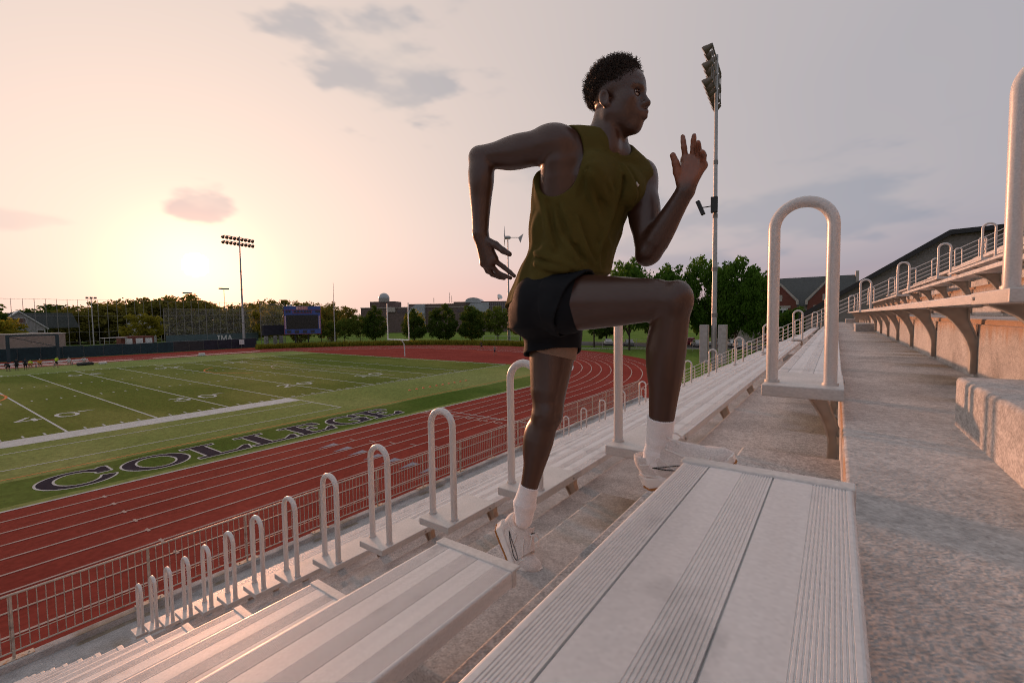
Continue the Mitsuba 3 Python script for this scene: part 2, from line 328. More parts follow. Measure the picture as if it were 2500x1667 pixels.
# ---------------------------------------------------------------- ground, track, turf
def track_c(p, n, uv):
    g = noise(p.x * 45, p.y * 45)
    a = fbm(p.x * 0.35, p.y * 0.35, 2.0, 4)
    return mix((0.155, 0.026, 0.020), (0.235, 0.046, 0.034), a * 0.8 + g * 0.25) * (0.86 + 0.28 * noise(p.x * 9, p.y * 9))
mat('track', track_c, 1.0, spec=0.04)
def turf_c(p, n, uv):
    g = fbm(p.x * 6, p.y * 6, 1.0, 3)
    a = fbm(p.x * 0.22, p.y * 0.10, 5.0, 4)
    field = mix((0.084, 0.108, 0.020), (0.130, 0.142, 0.036), smoothstep(0.3, 0.7, a))
    apron = mix((0.140, 0.175, 0.050), (0.185, 0.205, 0.070), smoothstep(0.3, 0.7, a))
    band = mix((0.050, 0.092, 0.014), (0.088, 0.124, 0.028), smoothstep(0.3, 0.7, a))
    c = mix(apron, field, smoothstep(38.3, 38.4, p.y) * (1 - smoothstep(87.5, 87.6, p.y)))
    c = mix(c, band, smoothstep(24.5, 24.6, p.y + 0.2 * (a - 0.5)) * (1 - smoothstep(28.3, 28.5, p.y + 0.5 * (a - 0.5))))
    return c * (0.70 + 0.62 * g)
mat('turf', turf_c, 1.0, spec=0.03)
mat('lawn', lambda p, n, uv: mix((0.06, 0.115, 0.018), (0.13, 0.17, 0.04), fbm(p.x * 0.12, p.y * 0.12, 2.0, 4)) * (0.75 + 0.5 * noise(p.x * 3, p.y * 3)), 1.0, spec=0.03)
mat('line_white', lambda p, n, uv: mix((0.36, 0.36, 0.35), (0.52, 0.52, 0.50), fbm(p.x * 5, p.y * 5, 1.0, 3)), 1.0, spec=0.03)
mat('line_pale', lambda p, n, uv: mix((0.34, 0.24, 0.21), (0.46, 0.37, 0.33), fbm(p.x * 5, p.y * 5, 1.0, 3)), 1.0, spec=0.03)
mat('line_orange', (0.50, 0.14, 0.03), 0.85)
mat('letter_navy', lambda p, n, uv: mix((0.012, 0.014, 0.024), (0.026, 0.028, 0.044), fbm(p.x * 4, p.y * 4, 1.0, 3)), 1.0, spec=0.03)
mat('mark_blue', (0.16, 0.19, 0.25), 0.85)
mat('asphalt', lambda p, n, uv: mix((0.045, 0.045, 0.045), (0.075, 0.072, 0.07), fbm(p.x * 0.5, p.y * 0.5, 1.0, 3)), 0.9)
mat('pink_runway', (0.50, 0.33, 0.29), 1.0, spec=0.03)

YC, RIN, LANE, XC = 63.0, 39.0, 1.22, 35.4            # centre line of the oval, inner radius, lane width, start of the bend
XM = -2.83                                            # halfway line
XC2 = 2 * XM - XC
def oval(r, n=96):
    a = np.linspace(-math.pi / 2, math.pi / 2, n)
    return [(XC + r * math.cos(t), YC + r * math.sin(t)) for t in a] + [(XC2 - r * math.cos(t), YC - r * math.sin(t)) for t in a]
structure('ground', P(tm([(-1500, -1500, -0.03), (2500, -1500, -0.03), (2500, 2500, -0.03), (-1500, 2500, -0.03)], [(0, 1, 2), (0, 2, 3)]), 'lawn'))
red = unary_union([Polygon(oval(RIN + 8 * LANE + 2.6)), sbox(-60, 100, 58, 121.4), sbox(XC2, 11.6, XC, 24)])
track = structure('running_track', P(sheet(red, 0.0), 'track'))
def ring(r, w=0.05): return Polygon(oval(r + w)).difference(Polygon(oval(r - w)))
for i in range(9): put('lane_line', P(sheet(ring(RIN + LANE * i, 0.045 if i else 0.075), 0.010), 'line_pale' if i else 'line_white'), track)
turf_pg = Polygon(oval(RIN - 0.07)).intersection(sbox(-57.7 - 3, -200, 52.6, 300))
turf = structure('turf_field', P(sheet(turf_pg, 0.005), 'turf'))
yd = 4.572
X0, Y0, Y1 = 6.31, 38.6, 87.37
def flat(pg, m, name='field_line', parent=turf, z=0.012): return put(name, P(sheet(pg, z), m), parent)
for k in range(-12, 9): flat(sbox(X0 + k * yd - 0.06, Y0, X0 + k * yd + 0.06, Y1), 'line_white', 'yard_line')
flat(sbox(-60, 36.45, 20.2, 38.55), 'line_white', 'side_band')
flat(sbox(20.2, 38.42, 52.0, 38.56), 'line_white')
flat(sbox(-60, 87.37, 8.7, 88.6), 'line_white', 'side_band')
flat(sbox(8.7, 87.37, 52.0, 87.52), 'line_white')
flat(sbox(51.85, 38.56, 52.03, 87.4), 'line_white', 'end_line')
flat(unary_union([sbox(-60, 34.60, 20.2, 34.70), sbox(-60, 30.70, 20.2, 30.80), sbox(20.1, 30.70, 20.22, 36.45)]), 'line_white', 'box_line')
flat(sbox(-60, 28.86, 48, 28.95), 'line_orange', 'orange_line')
ticks = []
for k in range(-60, 42):
    x = X0 + k * yd / 5
    if k % 5:
        for y in (38.75, 56.6, 69.0, 86.6): ticks.append(sbox(x - 0.05, y, x + 0.05, y + 0.62))
put('yard_ticks', P(sheet(MultiPolygon(ticks), 0.012), 'line_white'), turf, kind='stuff')
# soccer marks
def arc_line(cx, cy, r, a0, a1, w=0.06): return LineString([(cx + r * math.cos(t), cy + r * math.sin(t)) for t in np.linspace(math.radians(a0), math.radians(a1), 40)]).buffer(w)
flat(arc_line(41, 63, 9.15, 127, 233).union(sbox(35.5, 43, 35.62, 83)), 'line_pale', 'arc_line', z=0.015)
flat(arc_line(XM, 63, 9.15, -60, 60, 0.09), 'line_orange', 'orange_arc', z=0.015)
flat(arc_line(33, 68, 8, 130, 230, 0.08), 'line_orange', 'orange_arc', z=0.015)

# lettering: serif capitals COLLEGE, navy with a white outline
def serif(ch, w, h):
    sx, s, t = 0.30 * w, 0.16 * w, 0.075 * h
    b = sbox
    if ch in 'COG':
        o = affinity.scale(Point(0, 0).buffer(1, 32), w / 2, h / 2)
        i = affinity.scale(Point(0, 0).buffer(1, 32), w / 2 - 0.17 * w, h / 2 - 0.08 * h)
        r = affinity.translate(o.difference(i), w / 2, h / 2)
        if ch != 'O':
            r = r.difference(Polygon([(0.55 * w, h / 2 - 0.02 * h), (1.2 * w, h * 0.80), (1.2 * w, h * 0.24), (0.55 * w, h / 2 - 0.02 * h)]))
            r = r.union(Polygon([(0.80 * w, h * 0.62), (0.96 * w, h * 0.62), (0.96 * w, h * 0.98), (0.90 * w, h * 0.98), (0.78 * w, h * 0.84)]))
            if ch == 'G': r = r.union(b(0.70 * w, 0.04 * h, 0.92 * w, 0.42 * h)).union(b(0.56 * w, 0.38 * h, w, 0.45 * h))
        return r
    stem = b(0.16 * w, 0, 0.16 * w + 0.22 * w, h)
    r = unary_union([stem, b(0, 0, 0.56 * w, t), b(0, h - t, 0.56 * w, h), b(0, 0, 0.9 * w, t * 1.15), Polygon([(0.82 * w, 0), (0.92 * w, 0), (1.0 * w, 0.30 * h), (0.93 * w, 0.30 * h), (0.70 * w, t)])])
    if ch == 'E':
        r = unary_union([r, b(0, h - t * 1.15, 0.86 * w, h), Polygon([(0.66 * w, h - t), (0.88 * w, h), (0.90 * w, 0.72 * h), (0.84 * w, 0.72 * h)]), b(0.3 * w, 0.49 * h, 0.62 * w, 0.56 * h), b(0.58 * w, 0.40 * h, 0.64 * w, 0.65 * h)])
    return r
xs = [3.32, 6.10, 8.75, 11.32, 13.80, 16.50, 19.15]
for ch, x in zip('COLLEGE', xs):
    g = affinity.translate(serif(ch, 2.46, 2.62), x, 25.1)
    k = flat(g.buffer(0.03), 'letter_navy', 'letter', z=0.016)
    labels[k] = {'label': f'painted navy capital letter {ch} on the turf beside the track'}
    put('outline', P(sheet(g.buffer(0.115).difference(g.buffer(0.0)), 0.012), 'line_white'), k)
def digits(txt, x, y, h, w, z, m, dark=None, flip=1):
    tmx = meshkit.text_mesh(txt, 1.0, 0.001, bold=False)
    v = np.array(tmx.vertices); v[:, 0] *= w; v[:, 1] *= h
    v = v * [flip, flip, 0] + [x, y, z]
    return tm(v[:, :], np.array(tmx.faces))
for n, k in ((4, 0), (3, 2), (2, 4), (1, 6)):
    xl = X0 + k * yd
    for ch, x in ((str(n), xl - 1.62), ('0', xl + 0.42)):
        g = put('field_number', P(digits(ch, x, 44.9, 2.05, 1.85, 0.014, 0), 'line_white'), turf)
    flat(Polygon([(xl + 2.0, 46.5), (xl + 2.0, 46.9), (xl + 3.0, 46.7)]), 'line_white', 'field_arrow', z=0.014)
    for ch, x in ((str(n), xl + 1.62), ('0', xl - 0.42)):
        put('field_number', P(digits(ch, x, 81.2, 2.05, 1.85, 0.014, 0, flip=-1), 'line_white'), turf)
# track marks
for i, y in enumerate((22.78, 21.56, 20.34, 19.12, 17.90, 16.68, 15.46)):
    flat(sbox(4.60, y - 0.15, 4.68, y + 0.15).union(sbox(4.48, y - 0.045, 4.80, y + 0.045)), 'line_pale', 'lane_mark', track, 0.013)
    flat(Polygon([(12.9 + 0.03 * i, y - 0.95), (13.95 + 0.03 * i, y - 1.18), (13.95 + 0.03 * i, y - 0.72)]), 'mark_blue', 'relay_triangle', track, 0.012)
    if i: flat(sbox(14.5 + 0.4 * i, y - 0.02, 14.58 + 0.4 * i, y + 0.5), 'line_pale', 'lane_mark', track, 0.013)
flat(sbox(23.42, 14.3, 23.50, 24.0), 'line_white', 'finish_line', track, 0.013)
flat(Polygon([(21.9, 24.0), (21.99, 24.0), (24.09, 14.3), (24.0, 14.3)]), 'line_pale', 'finish_line', track, 0.014)
for i in range(8):
    put('lane_number', P(digits(str(i + 1), 22.25, 23.15 - LANE * i, 0.75, 0.62, 0.013, 0), 'line_pale'), track)
for (x0, x1) in ((9.5, 26.5), (29.5, 49.0)):
    flat(sbox(x0, 104.2, x1, 106.0), 'pink_runway', 'jump_runway', track, 0.012)
# orange disc cones on the apron
CONE = P(trimesh.util.concatenate([tube([(0, 0, 0.0), (0, 0, 0.09)], [0.15, 0.05], 10)]), mat('cone_orange', (0.62, 0.13, 0.04), 0.5), smooth=40)

# ---------------------------------------------------------------- the runner (all joints relative to the eye, lifted by CZ at the end)
V = lambda *a: np.array(a, float)
class Field:
    """A signed distance grid; shapes are blended in one by one inside their own bounds."""
    def __init__(s, lo, hi, h):
        s.lo, s.h = np.array(lo, float), h
        s.n = np.ceil((np.array(hi) - s.lo) / h).astype(int) + 1
        s.d = np.full(s.n, 0.5, np.float32)
    def part(s, lo, hi):
        a = np.clip(np.floor((np.array(lo) - s.lo) / s.h).astype(int), 0, s.n); b = np.clip(np.ceil((np.array(hi) - s.lo) / s.h).astype(int) + 1, 0, s.n)
        sl = tuple(slice(i, j) for i, j in zip(a, b))
        ax = [(s.lo[k] + s.h * np.arange(a[k], b[k])).astype(np.float32) for k in range(3)]
        return sl, np.stack(np.meshgrid(*ax, indexing='ij'), -1)
    def put(s, fn, lo, hi, k=0.02, op='add'):
        m = 2.5 * k + 0.02
        sl, p = s.part(np.array(lo) - m, np.array(hi) + m)
        if 0 in p.shape: return
        e = fn(p).astype(np.float32); d = s.d[sl]
        if op == 'sub': e = -e; t = np.clip(0.5 + 0.5 * (e - d) / k, 0, 1); s.d[sl] = d * (1 - t) + e * t + k * t * (1 - t); return
        t = np.clip(0.5 + 0.5 * (d - e) / k, 0, 1)
        s.d[sl] = d * (1 - t) + e * t - k * t * (1 - t)
    def cap(s, a, b, ra, rb=None, k=0.02, op='add', flat=None):
        a, b = np.array(a, float), np.array(b, float); rb = ra if rb is None else rb; r = max(ra, rb); ab = b - a; L = ab @ ab + 1e-12
        def fn(p):
            q = p - a; t = np.clip(q @ ab / L, 0, 1); w = q - t[..., None] * ab
            if flat is not None: w = w + (flat[1] - 1) * (w @ flat[0])[..., None] * flat[0]
            return np.sqrt((w * w).sum(-1)) - (ra + (rb - ra) * t)
        s.put(fn, np.minimum(a, b) - r, np.maximum(a, b) + r, k, op)
    def limb(s, a, b, rs, k=0.02):
        a, b = np.array(a, float), np.array(b, float); ab = b - a; L = ab @ ab; r = max(rs); ts = np.linspace(0, 1, len(rs))
        def fn(p):
            q = p - a; t = np.clip(q @ ab / L, 0, 1); w = q - t[..., None] * ab
            return np.sqrt((w * w).sum(-1)) - np.interp(t, ts, rs)
        s.put(fn, np.minimum(a, b) - r, np.maximum(a, b) + r, k)
    def warp(s, fn, lo=-.03, hi=.02):
        """Adds fn(points) to the distance, near the surface only."""
        i = np.argwhere((s.d > lo) & (s.d < hi)); s.d[tuple(i.T)] += fn(s.lo + s.h * i).astype(np.float32)
    def ell(s, c, R, k=0.02, F=None, op='add'):
        c, R = np.array(c, float), np.array(R, float); F = np.eye(3) if F is None else F
        def fn(p):
            q = (p - c) @ F.T; l = np.sqrt(((q / R) ** 2).sum(-1)); g = np.sqrt(((q / R ** 2) ** 2).sum(-1))
            return np.where(g > 1e-5, l * (l - 1) / np.maximum(g, 1e-6), -R.min())
        m = R.max(); s.put(fn, c - m, c + m, k, op)
    def mesh(s, smooth=0):
        d = s.d; sg = d < 0
        c = np.zeros(tuple(np.array(d.shape) - 1), np.uint8); cor = [(i, j, k) for i in (0, 1) for j in (0, 1) for k in (0, 1)]
        for i, j, k in cor: c += sg[i:i + c.shape[0], j:j + c.shape[1], k:k + c.shape[2]]
        idx = np.argwhere((c > 0) & (c < 8)); val = np.stack([d[idx[:, 0] + i, idx[:, 1] + j, idx[:, 2] + k] for i, j, k in cor], -1)
        acc = np.zeros((len(idx), 3)); cnt = np.zeros(len(idx)); C = np.array(cor, float)
        for a in range(8):
            for b in range(a + 1, 8):
                if np.abs(C[a] - C[b]).sum() == 1:
                    va, vb = val[:, a], val[:, b]; on = (va < 0) != (vb < 0); t = np.where(on, va / np.where(on, va - vb, 1), 0)
                    acc += np.where(on[:, None], C[a] + t[:, None] * (C[b] - C[a]), 0); cnt += on
        v = s.lo + s.h * (idx + acc / cnt[:, None])
        num_ = np.full(c.shape, -1, np.int32); num_[tuple(idx.T)] = np.arange(len(idx))
        fs = []
        for ax in range(3):
            u, w = [(1, 2), (2, 0), (0, 1)][ax]
            s0 = [slice(1, -1)] * 3; s1 = [slice(1, -1)] * 3; s0[ax] = slice(0, -1); s1[ax] = slice(1, None)
            A, B = sg[tuple(s0)], sg[tuple(s1)]
            e = np.argwhere(A != B); off = np.ones(3, int); off[ax] = 0; e = e + off
            inside = sg[tuple(e.T)]
            du, dw = np.zeros(3, int), np.zeros(3, int); du[u] = 1; dw[w] = 1
            q = np.stack([num_[tuple((e - du - dw).T)], num_[tuple((e - dw).T)], num_[tuple(e.T)], num_[tuple((e - du).T)]], -1)
            q = np.where(inside[:, None], q, q[:, ::-1]); q = q[(q >= 0).all(1)]
            fs.append(q)
        q = np.vstack(fs); m = tm(v, np.vstack([q[:, [0, 1, 2]], q[:, [0, 2, 3]]]))
        if smooth:
            from scipy.sparse import coo_matrix
            e = m.edges; n_ = len(v); A = coo_matrix((np.ones(len(e) * 2), (np.r_[e[:, 0], e[:, 1]], np.r_[e[:, 1], e[:, 0]])), (n_, n_)).tocsr()
            A.data[:] = 1; deg = np.asarray(A.sum(1)); x = v
            for i in range(2 * smooth): x = x + (.5 if i % 2 == 0 else -.52) * (A @ x / deg - x)
            m = tm(x, m.faces)
        return m

J = dict(hipR=V(1.495, .885, .055), kneeR=V(1.475, .424, .050), ankR=V(1.537, .493, -.488), hipL=V(1.675, .975, .010), kneeL=V(1.600, .973, -.402), ankL=V(1.545, 1.055, -.785),
         shR=V(1.450, .818, .618), elR=V(1.362, 1.108, .612), wrR=V(1.360, 1.120, .327), shL=V(1.735, .625, .540), elL=V(1.660, .568, .235), wrL=V(1.628, .430, .425))
HO = V(1.585, .667, .766)                              # head: middle between the ears
HF = np.array([[0, -1.0, 0], [0, 0, 1.0], [-1.0, 0, 0]])   # rows: forward, up, towards his right
hd = lambda f, u, r=0.0: HO + f * HF[0] + u * HF[1] + r * HF[2]
HF2 = np.array([HF[0], HF[1], HF[2]])

def section_fn(S, pw=2.3):
    S = np.array(S, float); S = S[np.argsort(S[:, 0])]
    def fn(p):
        z = p[..., 2]; g = [np.interp(z, S[:, 0], S[:, i]) for i in range(1, 6)]
        th = np.radians(g[4]); dx, dy = p[..., 0] - g[0], p[..., 1] - g[1]
        u = np.abs(dx * np.cos(th) - dy * np.sin(th)) / g[2]; v = np.abs(dx * np.sin(th) + dy * np.cos(th)) / g[3]
        d = ((u ** pw + v ** pw) ** (1 / pw) - 1) * np.minimum(g[2], g[3]) * 0.95
        return np.maximum(d, np.maximum(S[0, 0] - z, z - S[-1, 0]))
    lo = [S[:, 1].min() - .22, S[:, 2].min() - .22, S[0, 0]]; hi = [S[:, 1].max() + .22, S[:, 2].max() + .22, S[-1, 0]]
    return fn, lo, hi
TORSO = [(-.075, 1.60, .985, .07, .07, 0), (-.03, 1.60, .985, .15, .115, -6), (.04, 1.595, .968, .168, .125, -6), (.11, 1.59, .945, .160, .115, -4), (.20, 1.59, .905, .142, .102, 8), (.30, 1.592, .860, .150, .108, 20),
         (.41, 1.595, .810, .168, .118, 32), (.50, 1.595, .772, .166, .112, 35), (.56, 1.592, .748, .140, .092, 35), (.61, 1.59, .728, .090, .070, 30), (.64, 1.588, .715, .055, .05, 20)]
F = Field((1.22, .14, -.86), (1.92, 1.30, .97), 0.004)
fn, lo, hi = section_fn(TORSO); F.put(fn, lo, hi, 0.02)
nb = V(1.585, .718, .62)
F.cap(nb, J['shR'] + V(.03, -.01, .0), .050, .055, .05); F.cap(nb, J['shL'] + V(-.02, 0, .0), .050, .050, .05)
F.cap(V(1.583, .735, .645), J['shR'] + V(.05, -.02, .015), .034, .040, .04); F.cap(V(1.60, .72, .635), J['shL'] + V(-.05, .02, .01), .032, .036, .04)
F.cap(V(1.46, .83, .56), V(1.50, .88, .36), .062, .05, .05); F.cap(V(1.70, .72, .50), V(1.69, .80, .34), .055, .05, .05)        # lats
F.ell(V(1.50, .705, .50), V(.072, .038, .06), .04); F.ell(V(1.64, .642, .47), V(.066, .036, .06), .04)                         # chest
# glutes and hips
F.ell(J['hipR'] + V(.03, .085, -.03), V(.085, .085, .095), .04); F.ell(J['hipL'] + V(-.03, .055, -.02), V(.085, .085, .10), .04)
# right thigh and shank
limb = F.limb
limb(J['hipR'], J['kneeR'], [.102, .100, .092, .080, .066, .058], .02)
F.cap(J['hipR'] + V(0, -.10, .030), J['kneeR'] + V(0, .06, .026), .062, .040, .03)
F.cap(J['hipR'] + V(0, -.06, -.035), J['kneeR'] + V(0, .06, -.020), .065, .036, .03)
F.ell(J['kneeR'] + V(-.002, -.020, .006), V(.041, .032, .050), .03)
kr, ar = J['kneeR'] + V(.005, .004, -.012), J['ankR']
limb(kr, ar, [.056, .056, .058, .055, .047, .040, .036, .036], .015)
F.ell(kr + (ar - kr) * .30 + V(.004, .026, 0), V(.046, .042, .115), .025); F.cap(kr + V(0, -.012, -.03), kr + (ar - kr) * .8 + V(0, -.018, 0), .030, .018, .02)
F.cap(kr + V(-.004, .045, -.02), kr + V(-.004, .05, .03), .014, .014, .02)
# left thigh and shank
limb(J['hipL'], J['kneeL'], [.108, .104, .094, .082, .070, .062], .02)
F.cap(J['hipL'] + V(0, -.030, -.06), J['kneeL'] + V(0, -.016, .10), .075, .048, .03); F.cap(J['hipL'] + V(0, .035, -.08), J['kneeL'] + V(0, .018, .10), .072, .045, .03)
F.ell(J['kneeL'] + V(-.01, -.024, .004), V(.044, .034, .05), .03)
kl, al = J['kneeL'] + V(0, .008, -.01), J['ankL']
limb(kl, al, [.058, .056, .057, .052, .044, .038, .034, .034], .015)
F.ell(kl + (al - kl) * .33 + V(0, .026, .004), V(.047, .042, .10), .025); F.cap(kl + V(0, -.014, -.02), kl + (al - kl) * .8 + V(0, -.016, 0), .028, .016, .02)
# right arm
limb(J['shR'], J['elR'], [.060, .062, .057, .052, .047, .043], .018)
F.ell(J['shR'] + V(-.008, .035, .022), V(.056, .075, .056), .03); F.ell((J['shR'] * .45 + J['elR'] * .55) + V(0, 0, -.018), V(.042, .085, .040), .025); F.ell((J['shR'] * .45 + J['elR'] * .55) + V(0, .0, .018), V(.042, .095, .040), .025)
F.ell(J['elR'] + V(0, .020, .006), V(.034, .028, .034), .02)
limb(J['elR'] + V(0, .004, -.01), J['wrR'], [.045, .049, .047, .042, .037, .033, .031], .015)
F.ell(J['elR'] + V(-.012, -.008, -.075), V(.038, .042, .075), .02)
# left arm
limb(J['shL'], J['elL'], [.058, .058, .056, .052, .048, .044], .018)
F.ell(J['shL'] + V(0, -.006, -.015), V(.055, .052, .070), .03); F.ell(J['shL'] * .5 + J['elL'] * .5 + V(0, -.018, 0), V(.038, .036, .085), .025); F.ell(J['shL'] * .5 + J['elL'] * .5 + V(.0, .018, .01), V(.040, .036, .09), .025)
F.ell(J['elL'] + V(0, .012, -.018), V(.032, .030, .030), .02)
limb(J['elL'] + V(0, -.006, .004), J['wrL'], [.044, .048, .046, .042, .037, .033, .031], .015)
# neck and head
F.cap(V(1.585, .722, .60), hd(-.018, -.035), .064, .057, .03); F.cap(V(1.55, .665, .60), hd(.0, -.03, .048), .022, .018, .03); F.cap(V(1.625, .655, .59), hd(.0, -.03, -.048), .022, .018, .03)
F.ell(hd(.045, -.098), V(.018, .02, .02), .03)
F.ell(hd(.004, .052), V(.096, .084, .073), .01, HF2); F.ell(hd(.056, .046), V(.053, .052, .060), .03, HF2); F.ell(hd(.054, -.020), V(.050, .076, .058), .03, HF2)
for s in (1, -1):
    F.cap(hd(.008, -.048, .052 * s), hd(.072, -.094, .014 * s), .017, .015, .03); F.ell(hd(.066, -.012, .045 * s), V(.024, .022, .018), .02, HF2)
    F.cap(hd(.100, .026, .010 * s), hd(.086, .027, .046 * s), .010, .009, .014)
for s in (1, -1): F.ell(hd(.046, -.036, .040 * s), V(.036, .042, .021), .025, HF2)
F.ell(hd(.078, -.092), V(.017, .017, .020), .02, HF2); F.ell(hd(.086, -.058), V(.026, .030, .034), .02, HF2)
for s in (1, -1): F.ell(hd(.107, .006, .031 * s), V(.013, .013, .017), .012, HF2, 'sub')
F.cap(hd(.099, .018), hd(.119, -.024), .0075, .011, .012); F.ell(hd(.120, -.029), V(.011, .011, .013), .008, HF2)
for s in (1, -1): F.ell(hd(.107, -.034, .0145 * s), V(.012, .010, .009), .006, HF2)
for z, f, r in ((-.0555, .1145, .0088), (-.0700, .1110, .0096)):
    for s in (1, -1): F.cap(hd(f, z), hd(f - .014, z + (-.003 if z > -.06 else .004), .023 * s), r, .0042, .006)
for s in (1, -1):
    E = np.array([HF[0] * .95 + HF[1] * .25 - HF[2] * s * .25, HF[1] * .95 - HF[0] * .3, HF[2] * s]); E /= np.linalg.norm(E, axis=1, keepdims=True)
    F.ell(hd(-.006, -.002, .078 * s), V(.019, .032, .0085), .006, E); F.ell(hd(.001, -.001, .088 * s), V(.011, .021, .0095), .003, E, 'sub')
    F.ell(hd(.006, -.028, .074 * s), V(.010, .011, .007), .006)
# hands
def hand(w, palm, fingers, thumb, r=.0096):
    for a, b, ra, rb in palm: F.cap(a, b, ra, rb, .012)
    for ch in fingers:
        for i in range(len(ch) - 1): F.cap(ch[i], ch[i + 1], ch_r(ch, i, r), ch_r(ch, i + 1, r), .004)
    for i in range(len(thumb) - 1): F.cap(thumb[i], thumb[i + 1], (.0165, .0140, .0118, .0098)[i], (.0165, .0140, .0118, .0098)[i + 1], .006)
def ch_r(ch, i, r): return r * (1.08, .98, .90, .80)[min(i, 3)] * (0.9 if len(ch) > 4 else 1)
def finger(a, b, c):
    """Knuckle, middle joint, tip -> knuckle, two joints, tip with the last joint bent on."""
    m = b + (c - b) * .52 + 0.05 * (b - a)
    return [a, b, m, c]
rW, lS = J['wrR'], 1.045
rI = finger(V(1.383, 1.071, .222), V(1.404, 1.0418, .1957), V(1.413, 1.0010, .1606)); rM = finger(V(1.375, 1.0871, .211), V(1.402, 1.0719, .1776), V(1.425, 1.0279, .1556))
rR = finger(V(1.372, 1.1032, .208), V(1.402, 1.0982, .1723), V(1.432, 1.0627, .1563)); rP = finger(V(1.375, 1.1193, .214), V(1.408, 1.1268, .1873), V(1.440, 1.1100, .1708))
hand(rW, [(rW, rI[0] + V(0, .002, .01), .024, .015), (rW, rM[0], .024, .015), (rW + V(0, .004, 0), rR[0], .022, .014), (rW + V(0, .006, 0), rP[0], .020, .013), (rI[0], rP[0], .013, .012)], [rI, rM, rR, rP],
     [V(1.366, 1.104, .302), V(1.370, 1.0552, .2778), V(1.372, 1.0214, .2540), V(1.380, .9979, .2394)])
q = lambda *a: lS * V(*a)
lI = finger(q(1.565, .4115, .512), q(1.552, .4135, .5486), q(1.548, .4167, .5824)); lM = finger(q(1.565, .3890, .509), q(1.550, .3842, .5448), q(1.540, .3794, .5740))
lR = finger(q(1.565, .3718, .499), q(1.540, .3655, .5293), q(1.518, .3620, .5420)); lP = finger(q(1.562, .3570, .482), q(1.535, .3485, .5030), q(1.510, .3488, .5085))
lW = J['wrL']
hand(lW, [(lW, lI[0], .022, .016), (lW, lM[0], .024, .016), (lW + V(0, -.006, 0), lR[0], .022, .015), (lW + V(0, -.010, .004), lP[0], .018, .014), (lI[0], lP[0], .014, .013), (q(1.552, .424, .442), q(1.552, .412, .486), .015, .012)], [lI, lM, lR, lP],
     [q(1.560, .4215, .432), q(1.542, .4312, .4700), q(1.530, .4335, .4960), q(1.520, .4400, .5200)])
body = F.mesh(2)
# skin tone per vertex: paler palm of the raised hand, shaved sides of the head a little darker and greyer, lips
def sm01(a, b, x): t = np.clip((x - a) / (b - a), 0, 1); return t * t * (3 - 2 * t)
v = body.vertices
n1 = meshkit.fbm(v * 14 + 3, 3)[:, None]; n2 = meshkit.fbm(v * 60, 3, 5)[:, None]
col = V(.044, .0185, .0112) * (0.82 + 0.24 * n1 + 0.16 * n2)
nx = body.vertex_normals[:, 0]
pm = (sm01(.405, .455, v[:, 2] / lS) * (v[:, 1] < .50) * (np.abs(v[:, 0] - 1.60) < .12) * sm01(-.05, .5, -nx))[:, None] * (v[:, 2] < .63)[:, None]
col = col * (1 - pm) + V(.20, .075, .042) * (0.8 + .4 * n2) * pm
pr_ = (sm01(.31, .27, v[:, 2]) * (v[:, 1] > .97) * (v[:, 2] > .1) * (v[:, 0] < 1.47) * sm01(.1, .6, nx))[:, None]
col = col * (1 - pr_) + V(.28, .12, .07) * pr_
hl = (v - HO) @ HF.T
st = (sm01(.02, .045, hl[:, 1] + .55 * (-.045 - hl[:, 0]) + .02) * sm01(.074, .052, hl[:, 0]) * (hl[:, 1] > -.06) * (np.abs(hl[:, 2]) < .074))[:, None]
col = col * (1 - .45 * st) + V(.030, .026, .025) * .45 * st
lp = (np.exp(-((hl[:, 0] - .110) / .012) ** 2 - ((hl[:, 1] + .062) / .011) ** 2 - (hl[:, 2] / .022) ** 2))[:, None]
col = col * (1 - .5 * lp) + V(.115, .045, .040) * .5 * lp
br = (np.exp(-((hl[:, 1] - .033 + .12 * (np.abs(hl[:, 2]) - .03)) / .0050) ** 2) * (hl[:, 0] > .075) * sm01(.008, .014, np.abs(hl[:, 2])) * sm01(.052, .046, np.abs(hl[:, 2])))[:, None]
col = col * (1 - .8 * br) + V(.012, .009, .008) * .8 * br
scene['skin'] = {'type': 'twosided', 'bsdf': {'type': 'principled', 'base_color': {'type': 'mesh_attribute', 'name': 'vertex_color'}, 'roughness': 0.37, 'specular': 0.72}}
UP = T().translate([0, 0, CZ])
man = thing('person', 'runner in olive sleeveless top and black shorts striding up the aisle steps, knee raised', 'person')
put('body', P(body, 'skin', smooth=True, color=np.clip(col, 0, 1)), man, UP)

# ---- clothes
def folds(p, seed=0, amp=.006, dirs=((9, 4, 3), (5, -6, 9))):
    o = 0
    for i, w in enumerate(dirs):
        ph = p @ np.array(w, float) * 3.2 + 5.5 * meshkit.fbm(p * 5 + 7 * i + seed, 3, 40 + i)
        o = o + amp * (np.abs(np.sin(ph)) ** 1.5 - .5) / (i + 1)
    return o
SHIRT = [(-.02, 1.60, .950, .188, .184, -2), (.06, 1.60, .940, .190, .186, -2), (.15, 1.60, .898, .186, .182, 2), (.27, 1.597, .846, .180, .150, 15), (.42, 1.595, .798, .186, .136, 30), (.51, 1.595, .765, .182, .124, 35), (.57, 1.592, .742, .155, .104, 35), (.62, 1.59, .725, .105, .082, 30), (.66, 1.588, .712, .07, .06, 20)]
S = Field((1.30, .52, -.02), (1.90, 1.18, .74), 0.004)
fn, lo, hi = section_fn(SHIRT, 2.2); S.put(fn, lo, hi, .02)
S.cap(nb, J['shR'] + V(.03, -.01, .0), .060, .064, .05); S.cap(nb, J['shL'] + V(-.02, 0, .0), .060, .060, .05)
